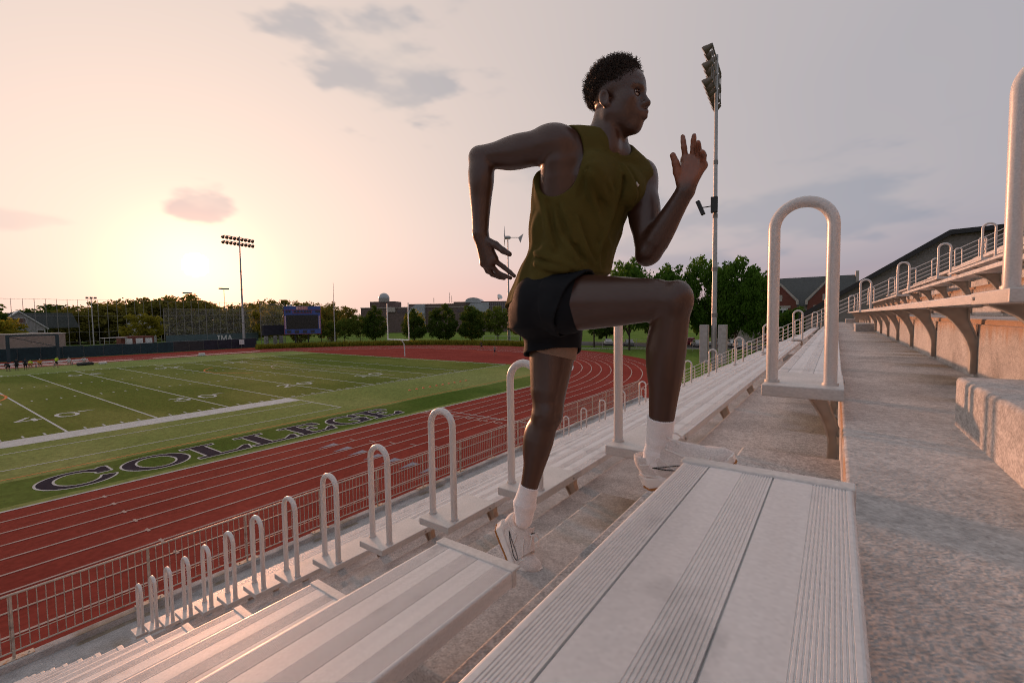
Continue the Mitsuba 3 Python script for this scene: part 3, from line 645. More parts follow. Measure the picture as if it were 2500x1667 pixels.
S.cap(V(1.583, .735, .648), J['shR'] + V(.05, -.02, .018), .042, .050, .04); S.cap(V(1.60, .72, .638), J['shL'] + V(-.05, .02, .012), .040, .044, .04)
S.ell(V(1.50, .70, .50), V(.085, .055, .07), .04); S.ell(V(1.64, .635, .47), V(.08, .055, .07), .04); S.cap(V(1.47, .86, .50), V(1.49, .89, .34), .07, .06, .05)
S.warp(lambda p: -folds(p, 1, .006, ((7, 9, 3.0), (6, -3, 7.5))) * sm01(.66, .52, p[:, 2]))
# pulled folds: soft grooves and crests that run from the armhole and chest down to the raised hip
GROOVE = [[(1.447, 0.696, 0.449), (1.495, 0.708, 0.394), (1.522, 0.699, 0.338), (1.574, 0.693, 0.285)], [(1.457, 0.743, 0.351), (1.476, 0.739, 0.290), (1.500, 0.727, 0.244), (1.538, 0.717, 0.204)], [(1.575, 0.619, 0.531), (1.559, 0.626, 0.478), (1.571, 0.653, 0.418), (1.587, 0.672, 0.358), (1.579, 0.683, 0.319)], [(1.578, 0.613, 0.527), (1.589, 0.595, 0.480), (1.609, 0.592, 0.450)], [(1.405, 0.845, 0.415), (1.412, 0.842, 0.357), (1.415, 0.827, 0.296), (1.424, 0.813, 0.253)], [(1.416, 0.900, 0.221), (1.417, 0.850, 0.206), (1.437, 0.791, 0.175), (1.457, 0.764, 0.166)], [(1.442, 0.774, 0.285), (1.455, 0.762, 0.242), (1.485, 0.739, 0.201)], [(1.414, 0.693, 0.505), (1.432, 0.711, 0.465), (1.448, 0.738, 0.423)], [(1.612, 0.627, 0.404), (1.688, 0.675, 0.362)], [(1.414, 0.868, 0.175), (1.430, 0.817, 0.150), (1.448, 0.778, 0.158)], [(1.416, 0.807, 0.395), (1.424, 0.788, 0.334), (1.436, 0.780, 0.293)], [(1.540, 0.708, 0.277), (1.571, 0.703, 0.237), (1.572, 0.709, 0.184)]]
CREST = [[(1.414, 0.698, 0.494), (1.460, 0.702, 0.436), (1.506, 0.704, 0.379), (1.543, 0.695, 0.315), (1.597, 0.691, 0.265)], [(1.449, 0.751, 0.350), (1.465, 0.747, 0.293), (1.486, 0.735, 0.239), (1.518, 0.727, 0.198)], [(1.548, 0.633, 0.511), (1.555, 0.642, 0.455), (1.570, 0.669, 0.386), (1.554, 0.695, 0.300), (1.546, 0.711, 0.235)], [(1.583, 0.602, 0.463), (1.621, 0.621, 0.405)], [(1.427, 0.873, 0.454), (1.408, 0.857, 0.375), (1.412, 0.850, 0.306), (1.418, 0.830, 0.245)], [(1.426, 0.912, 0.241), (1.415, 0.853, 0.221), (1.435, 0.790, 0.188), (1.470, 0.751, 0.170)], [(1.567, 0.627, 0.535), (1.581, 0.601, 0.479), (1.605, 0.596, 0.432)], [(1.431, 0.797, 0.277), (1.442, 0.774, 0.234), (1.468, 0.750, 0.187)], [(1.415, 0.905, 0.199), (1.422, 0.843, 0.178), (1.442, 0.785, 0.166)], [(1.422, 0.679, 0.480), (1.489, 0.675, 0.438), (1.559, 0.669, 0.401)], [(1.498, 0.652, 0.469), (1.549, 0.665, 0.424), (1.567, 0.677, 0.360)], [(1.420, 0.795, 0.393), (1.437, 0.771, 0.334), (1.455, 0.762, 0.268)]]
def fold_line(ln, r, op):
    q = np.array(ln); 
    for _ in range(2): q = np.vstack([q[:1]] + [[.75 * a_ + .25 * b_, .25 * a_ + .75 * b_] for a_, b_ in zip(q[:-1], q[1:])] + [q[-1:]])
    n_ = len(q); rr = r * np.sin(np.linspace(.25, math.pi - .25, n_))
    def fn(p):
        d = np.full(p.shape[:-1], 1e3, np.float32)
        for i in range(n_ - 1):
            w = p - q[i]; e = q[i + 1] - q[i]; t = np.clip(w @ e / (e @ e), 0, 1); w = w - t[..., None] * e; d = np.minimum(d, np.sqrt((w * w).sum(-1)) - (rr[i] + (rr[i + 1] - rr[i]) * t))
        return d
    S.put(fn, q.min(0) - r, q.max(0) + r, .016, op)
for ln in GROOVE: fold_line(ln, .0105, 'sub')
for ln in CREST: fold_line(ln, .0125, 'add')
def cutter(c, R, F_=None): S.ell(c, R, .006, F_, 'sub')
cutter(V(1.375, .820, .575), V(.155, .108, .150)); cutter(V(1.83, .58, .52), V(.125, .105, .135))
cutter(V(1.590, .665, .712), V(.078, .100, .145)); cutter(V(1.585, .70, .76), V(.095, .12, .10))
sl, p = S.part((1.30, .52, -.02), (1.90, 1.18, .74)); zc = p[..., 2]; yy = p[..., 1]; xx = p[..., 0]
hem = np.minimum(.10 + .39 * (.936 - yy) + .02 * (xx - 1.46), .168) + .006 * np.sin(yy * 31 + xx * 17)
S.d = np.maximum(S.d, (hem - zc).astype(np.float32))
shirt = S.mesh(1)
def cloth(name, c0, c1, rough=.9, sc=600, sheen=.12):
    mat(name, lambda p, n, uv: mix(c0, c1, fbm(p.x * 9, p.y * 9, p.z * 9, 3)) * (0.86 + 0.28 * noise(p.x * sc, p.y * sc, p.z * sc)), rough, spec=0.12, sheen=sheen)
cloth('olive_cloth', (.062, .054, .013), (.088, .076, .021)); cloth('black_cloth', (.005, .007, .010), (.011, .014, .018), .75); cloth('lining_cloth', (.20, .145, .11), (.26, .19, .15)); cloth('sock_cloth', (.72, .71, .72), (.80, .79, .80), .9)
top = put('tank_top', P(shirt, 'olive_cloth', smooth=True), man, UP)
labels[top] = {'label': 'loose olive sleeveless running top with deep armholes'}
# small white mark on the left chest
lg = tube([(1.601, .5915, .4800), (1.601, .5885, .4720), (1.6045, .5870, .4675), (1.6085, .5840, .4715)], [.0030, .0050, .0048, .0016], 6)
put('chest_mark', P(lg, 'line_white', smooth=True), top, UP)
# ---- shorts
H = Field((1.32, .62, -.26), (1.86, 1.20, .24), 0.004)
fn, lo, hi = section_fn([(-.09, 1.60, .985, .07, .07, 0), (-.04, 1.60, .985, .165, .130, -6), (.04, 1.595, .970, .180, .136, -6), (.11, 1.59, .945, .172, .126, -4), (.20, 1.59, .905, .156, .114, 8), (.22, 1.59, .90, .152, .110, 8)]); H.put(fn, lo, hi, .02)
hr, kr_ = J['hipR'], J['kneeR']; hl_, kl_ = J['hipL'], J['kneeL']
H.ell(hr + V(.03, .085, -.03), V(.096, .094, .106), .04); H.ell(hl_ + V(-.03, .055, -.02), V(.096, .096, .112), .04)
H.limb(hr + V(0, .04, 0), hr + (kr_ - hr) * .16, [.112, .116], .03); H.limb(hl_ + V(0, 0, .02), hl_ + (kl_ - hl_) * .18, [.116, .120], .03)
H.warp(lambda p: -folds(p, 4, .004, ((3, 5, 4), (5, -3, 3))))
H.d = np.maximum(H.d, -H.part(H.lo, H.lo + H.h * (H.n - 1))[1][..., 2] - .125)
def leg_shell(a, b, r0, r1, hem_, push):
    """An open trouser leg: a flared tube of cloth cut at the hem."""
    ab = b - a; L = np.linalg.norm(ab); u = ab / L
    def fn(p):
        q = p - a; t = q @ u; w = q - t[..., None] * u + push * np.clip(t / .18, 0, 1)[..., None]; n_ = np.linalg.norm(w, axis=-1)
        r = r0 + (r1 - r0) * np.clip(t / .18, 0, 1) + .004 * np.sin(6 * np.arctan2(w[..., 0], w[..., 2] + w[..., 1]) + 9 * t)
        return np.maximum(np.maximum(np.abs(n_ - r) - .0042, t - hem_(p, t)), .02 - t)
    H.put(fn, np.minimum(a, a + u * .24) - .16, np.maximum(a, a + u * .24) + .16, .006)
leg_shell(hr, kr_, .112, .130, lambda p, t: .112 + .46 * (p[..., 2] - hr[2]), V(0, 0, .020))
leg_shell(hl_, kl_, .118, .121, lambda p, t: .166 + .14 * (p[..., 1] - .975) - .10 * np.maximum(.95 - p[..., 1], 0), V(0, 0, 0))
shorts = H.mesh(1)
sh = put('shorts', P(shorts, 'black_cloth', smooth=True), man, UP)
labels[sh] = {'label': 'short black split running shorts'}
# pale inner liner showing below the left hem
Lf = Field((1.50, .80, -.24), (1.84, 1.16, .0), 0.004)
Lf.cap(hl_ + (kl_ - hl_) * .2, hl_ + (kl_ - hl_) * .55, .110, .098, .02)
ul = (kl_ - hl_) / np.linalg.norm(kl_ - hl_); sl, p = Lf.part((1.50, .80, -.24), (1.84, 1.16, .0)); tl = (p - hl_) @ ul
Lf.d = np.maximum(Lf.d, np.maximum(tl - .172 - .16 * np.maximum(.97 - p[..., 1], 0) + .35 * np.maximum(p[..., 1] - .97, 0), .10 - tl)).astype(np.float32)
put('liner', P(Lf.mesh(1), 'lining_cloth', smooth=True), sh, UP)
# ---- socks
def sock(k, a, foot, t0, rs):
    G = Field(np.minimum(np.minimum(k, a), foot) - .12, np.maximum(np.maximum(k, a), foot) + .12, 0.004)
    p0 = k + (a - k) * t0; G.limb(p0, a, rs, .01)
    G.cap(a, foot, rs[-1], .038, .02)
    sl, p = G.part(G.lo, G.lo + G.h * (G.n - 1)); ax = (a - k) / np.linalg.norm(a - k); t = (p - p0) @ ax
    G.d -= (.0014 * np.sin(t * 560)).astype(np.float32) * (t > 0) + (.0009 * np.sin(t * 150 + 2) * sm01(.03, .06, t)).astype(np.float32)
    G.d = np.maximum(G.d, -t).astype(np.float32)
    return G.mesh(1)
put('sock', P(sock(kr, ar, ar + V(.0, -.03, -.055)  , .725, [.0455, .044, .043, .0425, .0425]), 'sock_cloth', smooth=True), man, UP)
put('sock', P(sock(kl, al, al + V(-.01, .0, -.06)  , .79, [.042, .042, .043, .044]), 'sock_cloth', smooth=True), man, UP)

# ---- shoes, built toe along +x, sole at z = 0
mat('shoe_white', lambda p, n, uv: mix((.66, .64, .62), (.76, .74, .72), fbm(p.x * 30, p.y * 30, p.z * 30, 3)) * (0.93 + 0.14 * noise(p.x * 500, p.y * 500, p.z * 500)), .6, spec=.4)
mat('shoe_mesh', lambda p, n, uv: mi.Color3f(.62, .58, .56) * (0.75 + 0.45 * noise(p.x * 330, p.y * 330, p.z * 330)), .85)
mat('gum_sole', (.30, .12, .03), .6); mat('mark_black', (.012, .012, .014), .5)
def shoe_parts(sg):
    L = .292
    def half(x): return np.interp(x, [0, .02, .06, .12, .17, .21, .25, .28, .292], [.022, .034, .036, .036, .043, .047, .042, .028, .012])
    def off(x): return sg * np.interp(x, [0, .1, .2, .292], [0, -.004, 0, .010])
    spring = lambda x: .030 * np.clip((x - .19) / .10, 0, 1) ** 1.7 + .010 * np.clip((.03 - x) / .03, 0, 1) ** 2
    def sole(z0, z1, grow, nm):
        G = Field((-.03, -.075, -.03), (.33, .075, .12), .003); sl, p = G.part((-.03, -.075, -.03), (.33, .075, .12)); x, y, z = p[..., 0], p[..., 1], p[..., 2]
        zz = z - spring(x); hw = half(x) + grow
        side = np.abs(y - off(x)) - hw; ends = np.maximum(-x - grow, x - L - grow)
        top_ = z1 + .010 * np.interp(x, [0, .06, .15, .3], [1.2, .6, 0, -.4]) if nm else z1
        d = np.maximum(np.maximum(side, ends), np.maximum(zz - top_, z0 - zz))
        if nm: d = d + .0012 * np.cos(zz * 900) * (np.abs(zz - .02) < .016)
        G.d = d.astype(np.float32); return G.mesh(4)
    U_ = Field((-.03, -.08, 0), (.33, .08, .20), .003)
    U_.ell(V(.240, off(.24), .046), V(.056, .046, .036), .02); U_.ell(V(.175, off(.17), .052), V(.07, .043, .044), .03); U_.ell(V(.11, 0, .062), V(.07, .038, .050), .03)
    U_.cap(V(.036, 0, .03), V(.030, 0, .088), .036, .035, .02); U_.cap(V(.09, 0, .05), V(.075, 0, .096), .040, .036, .02); U_.cap(V(.015, 0, .085), V(.012, 0, .108), .014, .010, .02)
    U_.cap(V(.19, 0, .080), V(.105, 0, .118), .022, .030, .02); U_.cap(V(.115, 0, .115), V(.095, 0, .150), .022, .020, .012, flat=(V(.85, 0, .5), 1.8))
    U_.ell(V(.052, 0, .135), V(.050, .030, .062), .008, op='sub')
    sl, p = U_.part((-.03, -.08, 0), (.33, .08, .20)); U_.d = np.maximum(U_.d, .022 - p[..., 2]).astype(np.float32)
    upper = U_.mesh(1)
    # stitched overlays: heel counter, eyestay, toe cap bands
    bands = []
    def on_side(x, z, s, lift=.0015):
        """Point of the upper's side at (x, z)."""
        return np.array([x, s, z, lift])
    from scipy.spatial import cKDTree
    uv_, un = np.array(upper.vertices), upper.vertex_normals
    def proj(x, z, s, lift=.002):
        side = uv_[:, 1] * s > 0.004
        w = uv_[side]; i = np.argmin((w[:, 0] - x) ** 2 + (w[:, 2] - z) ** 2 - 0.02 * (w[:, 1] * s > .02))
        return w[i] + un[side][i] * lift
    def line(pts, s, r, lift=.0016):
        q = []
        for (x0, z0), (x1, z1) in zip(pts[:-1], pts[1:]):
            for t in np.linspace(0, 1, 7)[:-1]: q.append(proj(x0 + (x1 - x0) * t, z0 + (z1 - z0) * t, s, lift))
        q.append(proj(*pts[-1], s, lift)); q = np.array(q)
        for _ in range(3): q[1:-1] = (q[:-2] + 2 * q[1:-1] + q[2:]) / 4
        return tube(q, r, 6)
    seams = cat([line(c, s, .0022) for s in (1, -1) for c in ([(.0, .06), (.035, .045), (.075, .030)], [(.072, .118), (.10, .085), (.13, .045)], [(.12, .115), (.16, .085), (.205, .066)], [(.19, .03), (.215, .05), (.24, .068)], [(.02, .085), (.05, .078), (.085, .098)])])
    out = sg * -1
    swoosh = cat([line([(.060, .071), (.095, .060), (.130, .050), (.155, .045), (.172, .048), (.182, .057)], s, .0015, .003) for s in (out, -out)] + [line([(.060, .071), (.100, .067), (.140, .064), (.182, .057)][:3] + [(.182, .057)], s, .0012, .003) for s in (out, -out)])
    laces = []
    for i in range(5):
        x = .125 + .017 * i; zt_ = .138 - .0125 * i
        laces.append(tube([(x, -.026, zt_ - .018), (x + .004, -.012, zt_ - .003), (x + .006, .012, zt_ - .003), (x + .002, .026, zt_ - .018)], .0032, 6))
    laces += [tube([(.118, 0, .142), (.128, .02 * s, .152), (.150, .030 * s, .140), (.165, .026 * s, .122)], .003, 6) for s in (1, -1)] + [tube([(.118, 0, .142), (.135, .012 * s, .158), (.122, .026 * s, .150), (.112, .008 * s, .142)], .003, 6) for s in (1, -1)]
    return dict(midsole=(sole(.004, .030, .004, 1), 'shoe_white', 40), outsole=(sole(-.004, .005, .0045, 0), 'gum_sole', 40), upper=(upper, 'shoe_mesh', True), overlay=(seams, 'shoe_white', True), side_mark=(swoosh, 'mark_black', True), lace=(cat(laces), 'shoe_white', True))
def shoe(sg, heel, toe, upv, bend, label, sc_=1.0):
    x = toe - heel; x /= np.linalg.norm(x); y = np.cross(upv, x); y /= np.linalg.norm(y); z = np.cross(x, y)
    R = np.stack([x, y, z], 1)
    def place_(m):
        m = m.copy(); v = np.array(m.vertices); xb, zb_ = .195, .0
        t = np.clip((v[:, 0] - xb) / .03, 0, None); a = bend * np.clip((v[:, 0] - xb + .02) / .05, 0, 1)
        dx, dz = v[:, 0] - xb, v[:, 2] - zb_; on = v[:, 0] > xb - .02
        v[:, 0] = np.where(on, xb + dx * np.cos(a) - dz * np.sin(a), v[:, 0]); v[:, 2] = np.where(on, zb_ + dx * np.sin(a) + dz * np.cos(a), v[:, 2])
        m.vertices = (v * sc_) @ R.T + heel; return m
    k = fresh(man + '__shoe'); labels[k] = {'label': label}
    for n, (m, mt, s) in shoe_parts(sg).items(): put(n, P(place_(m), mt, smooth=s), k, UP)
    tx = meshkit.text_mesh('NIKE', .008, .0012, bold=True); tv = np.array(tx.vertices); c_ = tv[:, :2].mean(0)
    # on the tongue tab, reading across the foot
    loc = np.stack([.118 + .6 * (tv[:, 1] - c_[1]) * -1, sg * 0 + (tv[:, 0] - c_[0]), .1465 + .8 * (tv[:, 1] - c_[1]) + tv[:, 2]], -1)
    put('tongue_label', P(place_(tm(loc, tx.faces)), 'mark_black'), k, UP)
    return k
shoe(-1, V(1.545, .528, -.600), V(1.545, .262, -.498), V(-.12, .1, 1.0), .0, 'white running shoe landing behind the foreground plank', 1.07)
shoe(1, V(1.556, 1.205, -.922), V(1.505, 1.055, -1.075), V(.10, -.80, .60), .62, 'white running shoe pushing off on its toe')
# ---- hair, eyes, chest mark
rg = np.random.default_rng(5)
C = Field(HO - .14, HO + .19, .004)
C.ell(hd(-.004, .063), V(.098, .088, .070), .01, HF2)
sl, p = C.part(HO - .14, HO + .19); l = (p - HO) @ HF.T
keep = np.maximum(.052 - l[..., 1] - .62 * np.maximum(-l[..., 0] - .01, 0), l[..., 0] - .078)
C.warp(lambda p: -.010 * (meshkit.fbm(p * 60, 2, 3) - .3))
C.d = np.maximum(C.d, keep).astype(np.float32)
cap_ = C.mesh(0)
pts_, fi = trimesh.sample.sample_surface(cap_, 9000, seed=3)
nr = cap_.face_normals[fi]; ok = ((pts_ - HO) @ HF.T)[:, 1] > -.03
a_, n_ = pts_[ok], nr[ok]; unit = lambda w: w / np.linalg.norm(w, axis=1, keepdims=True); K = len(a_)
d_ = unit(n_ + .55 * rg.normal(size=(K, 3))); s_ = unit(np.cross(d_, rg.normal(size=(K, 3)))); u_ = np.cross(d_, s_); h_ = rg.uniform(.006, .024, (K, 1)) * np.clip(.55 + 6 * ((a_ - HO) @ HF.T)[:, 1:2], .45, 1.1)
ring = [[a_ - n_ * .003 + .0010 * (s_ * math.cos(w) + u_ * math.sin(w)) for w in (0, 2.1, 4.2)]]
for t, r_ in ((.25, .0011), (.5, .0010), (.75, .0009), (1.0, .0005)):
    c_ = a_ + d_ * h_ * t + .0030 * (s_ * math.cos(9 * t) + u_ * math.sin(9 * t)); ring.append([c_ + r_ * (s_ * math.cos(w) + u_ * math.sin(w)) for w in (0, 2.1, 4.2)])
vc = np.array(ring).transpose(2, 0, 1, 3).reshape(K * 15, 3)
q_ = np.array([f for i in range(4) for j in range(3) for f in ((3 * i + j, 3 * i + (j + 1) % 3, 3 * i + 3 + (j + 1) % 3), (3 * i + j, 3 * i + 3 + (j + 1) % 3, 3 * i + 3 + j))])
curls = [tm(vc, (q_[None] + 15 * np.arange(K)[:, None, None]).reshape(-1, 3))]
mat('hair', lambda p, n, uv: mix((.010, .008, .007), (.030, .019, .012), noise(p.x * 120, p.y * 120, p.z * 120)), .7)
put('hair', P(cat([cap_] + curls), 'hair', smooth=False), man, UP)
mat('eye_white', (.46, .42, .40), .25, spec=.6); mat('iris', (.012, .008, .006), .15, spec=.7)
for s in (1, -1):
    e = trimesh.creation.icosphere(3, .0118); e.apply_translation(hd(.0915, .006, .031 * s))
    k = put('eye', P(e, 'eye_white', smooth=True), man, UP)
    ir = trimesh.creation.icosphere(2, .0066); ir.apply_translation(hd(.0915, .006, .031 * s) + .0068 * (HF[0] * .96 + HF[2] * .12 + HF[1] * .02)); put('iris', P(ir, 'iris', smooth=True), k, UP)
    lids = cat([tube([hd(.0905 + .0132 * math.cos(t), .006 + sgn * (.0026 + .0030 * math.cos(t)), .031 * s + .0142 * math.sin(t)) for t in np.linspace(-1.25, 1.25, 9)], [.0012] + [.0034] * 7 + [.0012], 6) for sgn in (1, -.9)])
    put('eyelid', P(lids, 'lid', smooth=True), k, UP)
scene['lid'] = {'type': 'twosided', 'bsdf': {'type': 'principled', 'base_color': rgb((.030, .013, .009)), 'roughness': .7, 'specular': .2}}

# ---------------------------------------------------------------- beyond the track: trees
def leaf_mat(name, c0, c1, tr=0.7):
    scene[name] = {'type': 'principledthin', 'base_color': proc(lambda p, n, uv: mix(c0, c1, noise(p.x * 0.9, p.y * 0.9, p.z * 0.9) * .6 + .4 * noise(p.x * 7, p.y * 7, p.z * 7))), 'roughness': 0.7, 'diff_trans': tr, 'spec_trans': 0.0, 'eta': 1.3}
leaf_mat('leaf_dark', (.040, .072, .013), (.085, .135, .028), .9)
leaf_mat('leaf_mid', (.075, .115, .018), (.15, .20, .04))
leaf_mat('leaf_olive', (.13, .13, .026), (.25, .225, .05))
leaf_mat('leaf_gold', (.17, .165, .018), (.30, .27, .04), 1.2)
leaf_mat('leaf_fresh', (.050, .125, .015), (.11, .21, .034), 1.0)
mat('bark', lambda p, n, uv: mix((.035, .026, .019), (.075, .058, .044), noise(p.x * 9, p.y * 9, p.z * 3)), .9)
def crown_mesh(seed, n_clump, per, leaf, shape='round', bottom=.16):
    """Leaves in clumps that fill a crown 1 m wide and 1 m high (foot at z = 0)."""
    r = np.random.default_rng(seed); cs, rs = [], []
    while len(cs) < n_clump:
        p = r.uniform(-1, 1, 3); z = (p[2] + 1) / 2
        if shape == 'round': w = np.sqrt(max(0, 1 - (2 * z - 1) ** 2)) ** .8
        elif shape == 'egg': w = np.interp(z, [0, .12, .3, .6, .85, 1], [.55, .9, 1, .78, .42, .05])
        else: w = np.interp(z, [0, .2, .5, .8, 1], [.45, .85, 1, .85, .3])
        h = np.hypot(p[0], p[1])
        if h > w or (h < .45 * w and z < .8 and r.random() < .75): continue
        cs.append([p[0] * .42, p[1] * .42, bottom + z * (1 - bottom) * .93]); rs.append(r.uniform(.07, .13))
    cs, rs = np.array(cs), np.array(rs)
    d = r.normal(size=(n_clump, per, 3)); d /= np.linalg.norm(d, axis=2, keepdims=True)
    c = (cs[:, None] + d * (rs[:, None, None] * r.uniform(.45, 1.05, (n_clump, per, 1))) * [1, 1, .75]).reshape(-1, 3)
    a = r.normal(size=c.shape); a /= np.linalg.norm(a, axis=1, keepdims=True); b = np.cross(a, r.normal(size=c.shape)); b /= np.linalg.norm(b, axis=1, keepdims=True)
    s = leaf * r.uniform(.6, 1.3, (len(c), 1)); k = np.arange(len(c)) * 4
    v = np.stack([c - a * s, c - b * s * .6, c + a * s, c + b * s * .6], 1).reshape(-1, 3)
    return tm(v, np.vstack([np.stack([k, k + 1, k + 2], -1), np.stack([k, k + 2, k + 3], -1)]))
def trunk_mesh(seed, top=.62):
    r = np.random.default_rng(seed); out = [tube([(0, 0, -.03), (.004, .0, .10), (.01, .006, .3), (.0, .012, top)], [.030, .021, .016, .006], 7)]
    for i in range(8):
        z = r.uniform(.14, .42); a = r.uniform(0, 6.3); L = r.uniform(.16, .32)
        out.append(tube([(.006, .004, z), (math.cos(a) * L * .5, math.sin(a) * L * .5, z + .13), (math.cos(a) * L, math.sin(a) * L, z + .30)], [.010, .007, .003], 5))
    return cat(out)
CROWN = {}
for nm, m, kw in (('dark', 'leaf_dark', dict(shape='egg', n_clump=95, per=46, leaf=.030, bottom=.13)), ('mid', 'leaf_mid', dict(n_clump=70, per=40, leaf=.032, bottom=.22)), ('olive', 'leaf_olive', dict(n_clump=130, per=40, leaf=.030, shape='broad', bottom=.03)),
                  ('gold', 'leaf_gold', dict(n_clump=60, per=40, leaf=.034, bottom=.2)), ('fresh', 'leaf_fresh', dict(n_clump=120, per=70, leaf=.022, shape='broad', bottom=.24))):
    CROWN[nm] = [P(crown_mesh(100 + 7 * i + len(nm), **kw), m) for i in range(3)]
TRUNK = [P(trunk_mesh(50 + i), 'bark', smooth=40) for i in range(3)]
rt = random.Random(11)
def tree(x, y, h, w, kind, label, group=None, z=0.0):
    t = thing('tree', label, 'tree', group)
    i, a = rt.randrange(3), rt.uniform(0, 360)
    put('crown', CROWN[kind][i], t, T().translate([x, y, z]).rotate([0, 0, 1], a).scale([w / .92, w / .92, h]))
    put('trunk', TRUNK[i], t, T().translate([x, y, z]).rotate([0, 0, 1], a).scale([max(w * .8, h * .45), max(w * .8, h * .45), h]))
# the row behind the bend of the track
for x, y, h, w, k, l in ((82.1, 107.2, 11.6, 7.8, 'dark', 'dark green cone shaped tree right behind the goal post'), (87.7, 97.3, 10.4, 7.6, 'dark', 'dark green pointed tree just right of the goal post'),
                         (90.7, 88.8, 11.8, 9.4, 'dark', 'large dark green tree in the row below the long vaulted building'), (95.3, 82.4, 11.2, 8.6, 'dark', 'dark green tree between the large dark tree and the wind turbine'),
                         (99.2, 76.1, 10.4, 8.2, 'mid', 'mid green round tree behind the wind turbine mast'), (102.9, 71.0, 9.6, 7.5, 'mid', 'green round tree showing behind the runner\'s back'), (104, 63.5, 9.4, 7.5, 'dark', 'dark green tree mostly hidden behind the runner\'s shorts'),
                         (94, 104, 9.6, 6.4, 'gold', 'yellow green tree between the two goal uprights'), (103, 88, 10.6, 7, 'mid', 'pale green tree between two dark trees in the row'),
                         (72.2, 118.5, 8.4, 6.6, 'mid', 'green tree just right of the scoreboard'), (77.0, 114.5, 7.6, 5.6, 'mid', 'small loose green tree right of the flagpole'), (81.0, 112.8, 8.6, 6.0, 'mid', 'light green tree left of the goal post'),
                         (64.0, 132.0, 11.8, 9.0, 'gold', 'golden green tree left of the scoreboard'), (74.0, 133.0, 13.0, 9.0, 'olive', 'tall olive tree rising above the scoreboard'), (84.5, 133.0, 13.0, 8.0, 'olive', 'tall olive tree behind the flagpole')):
    tree(x, y, h, w, k, l)
# the tall trees right of the runner
for x, y, h, w, l in ((91.8, 43.5, 16.6, 10, 'leafy green tree showing between the runner\'s elbow and thigh'), (86.5, 33.4, 18.6, 10.5, 'tall leafy tree above the runner\'s raised knee'), (88.0, 26.2, 17.2, 9.5, 'leafy tree just left of the near light pole'),
                      (89.5, 20.0, 18.4, 9.5, 'tall leafy tree just right of the near light pole'), (86.8, 14.2, 17.4, 9.0, 'leafy tree behind the big hoop handrail'), (84.0, 10.6, 14.6, 7.0, 'leafy tree at the right end of its clump, beside the brick building')):
    tree(x, y, h, w, 'fresh', l)
tree(92, 5.6, 8.2, 6.2, 'fresh', 'low round bush tree in front of the brick building')
tree(108, 33, 16, 11, 'dark', 'dark tree behind the parked cars'); tree(104, 46, 15, 11, 'dark', 'dark shaded tree behind the runner\'s thigh'); tree(110, 22, 14, 10, 'dark', 'dark tree shading the car park')
# the far woodland behind the netting: each tree on its own
AZ = [85.5, 80.7, 79.6, 78.0, 76.4, 74.8, 73.0, 71.6, 70.3, 68.6, 67.0, 65.3, 64.2, 62.8, 77.2, 81.8, 72.3, 69.0, 66.0, 59.5, 57.6, 55.8, 87.5, 90, 93]
def ORDX(az):
    n = sorted(AZ, reverse=True).index(az) if az in AZ else 0
    return (ORD + ['nineteenth', 'twentieth', 'twenty first', 'twenty second', 'twenty third', 'twenty fourth', 'twenty fifth'])[n] + ' from the left'
for i, (az, d, h, w, k) in enumerate([(85.5, 176, 15.4, 12, 'dark'), (84.3, 150, 8.6, 7, 'gold'), (80.7, 215, 14.0, 15, 'dark'), (79.6, 205, 13.0, 12, 'olive'), (78.0, 210, 14.5, 13, 'olive'), (76.4, 205, 15.4, 14, 'olive'), (74.8, 215, 16.6, 14, 'olive'), (75.0, 160, 9.6, 8.5, 'gold'),
                                      (73.0, 215, 17.4, 14, 'olive'), (71.6, 215, 18.4, 13, 'olive'), (70.3, 220, 15.6, 13, 'olive'), (68.6, 225, 14.0, 14, 'olive'), (67.0, 230, 14.4, 14, 'olive'), (65.3, 225, 15.2, 13, 'olive'), (64.2, 190, 15.2, 11, 'olive'), (62.8, 240, 17.5, 13, 'olive'),
                                      (77.2, 260, 16, 18, 'olive'), (81.8, 235, 15, 16, 'dark'), (72.3, 270, 18, 18, 'olive'), (69.0, 275, 17, 18, 'olive'), (66.0, 280, 17, 18, 'olive'), (59.5, 260, 17, 15, 'olive'), (57.6, 240, 14.5, 12, 'olive'), (55.8, 270, 15, 12, 'olive'), (87.5, 190, 15, 14, 'dark'), (90, 200, 15, 15, 'dark'), (93, 200, 14, 15, 'olive')]):
    a = math.radians(az)
    tree(d * math.cos(a), d * math.sin(a), h, w * 1.3, k, {'gold': 'low yellow green tree lit from behind, inside the tall netting', 'dark': 'dark woodland tree at the left edge, ' + ORDX(az), 'olive': 'olive woodland tree behind the tall netting, ' + ORDX(az)}[k] if i not in (1, 7) else ('low yellow green tree beside the gabled house' if i == 1 else 'low yellow green tree in the middle of the tall netting'), None if i in (1, 7) else f'{k} trees of the far woodland')
# tall weeds and grass verge round the bend
rv = np.random.default_rng(3)
def tufts(pts, h, s, seed):
    r = np.random.default_rng(seed); c = np.array(pts); n = len(c); a = r.uniform(0, 6.283, n); t = np.stack([np.cos(a), np.sin(a), 0 * a], -1) * (s * r.uniform(.6, 1.4, (n, 1))); up = np.stack([r.normal(0, .15, n), r.normal(0, .15, n), h * r.uniform(.5, 1.2, n)], -1); k = np.arange(n) * 3
    return tm(np.stack([c - t, c + t, c + up], 1).reshape(-1, 3), np.stack([k, k + 1, k + 2], -1))
wp = []
for i in range(9000):
    t = rv.uniform(-.62, 1.25); r_ = rv.uniform(52.0, 55.5)
    wp.append((XC + r_ * math.cos(t), YC + r_ * math.sin(t), 0.0))
wp = [p for p in wp if p[1] > 52]
put('tall_weeds', P(tufts(wp, 1.15, .30, 4), 'leaf_gold'), kind='stuff', label='strip of tall yellow flowering weeds behind the bend of the track', cat='weeds')

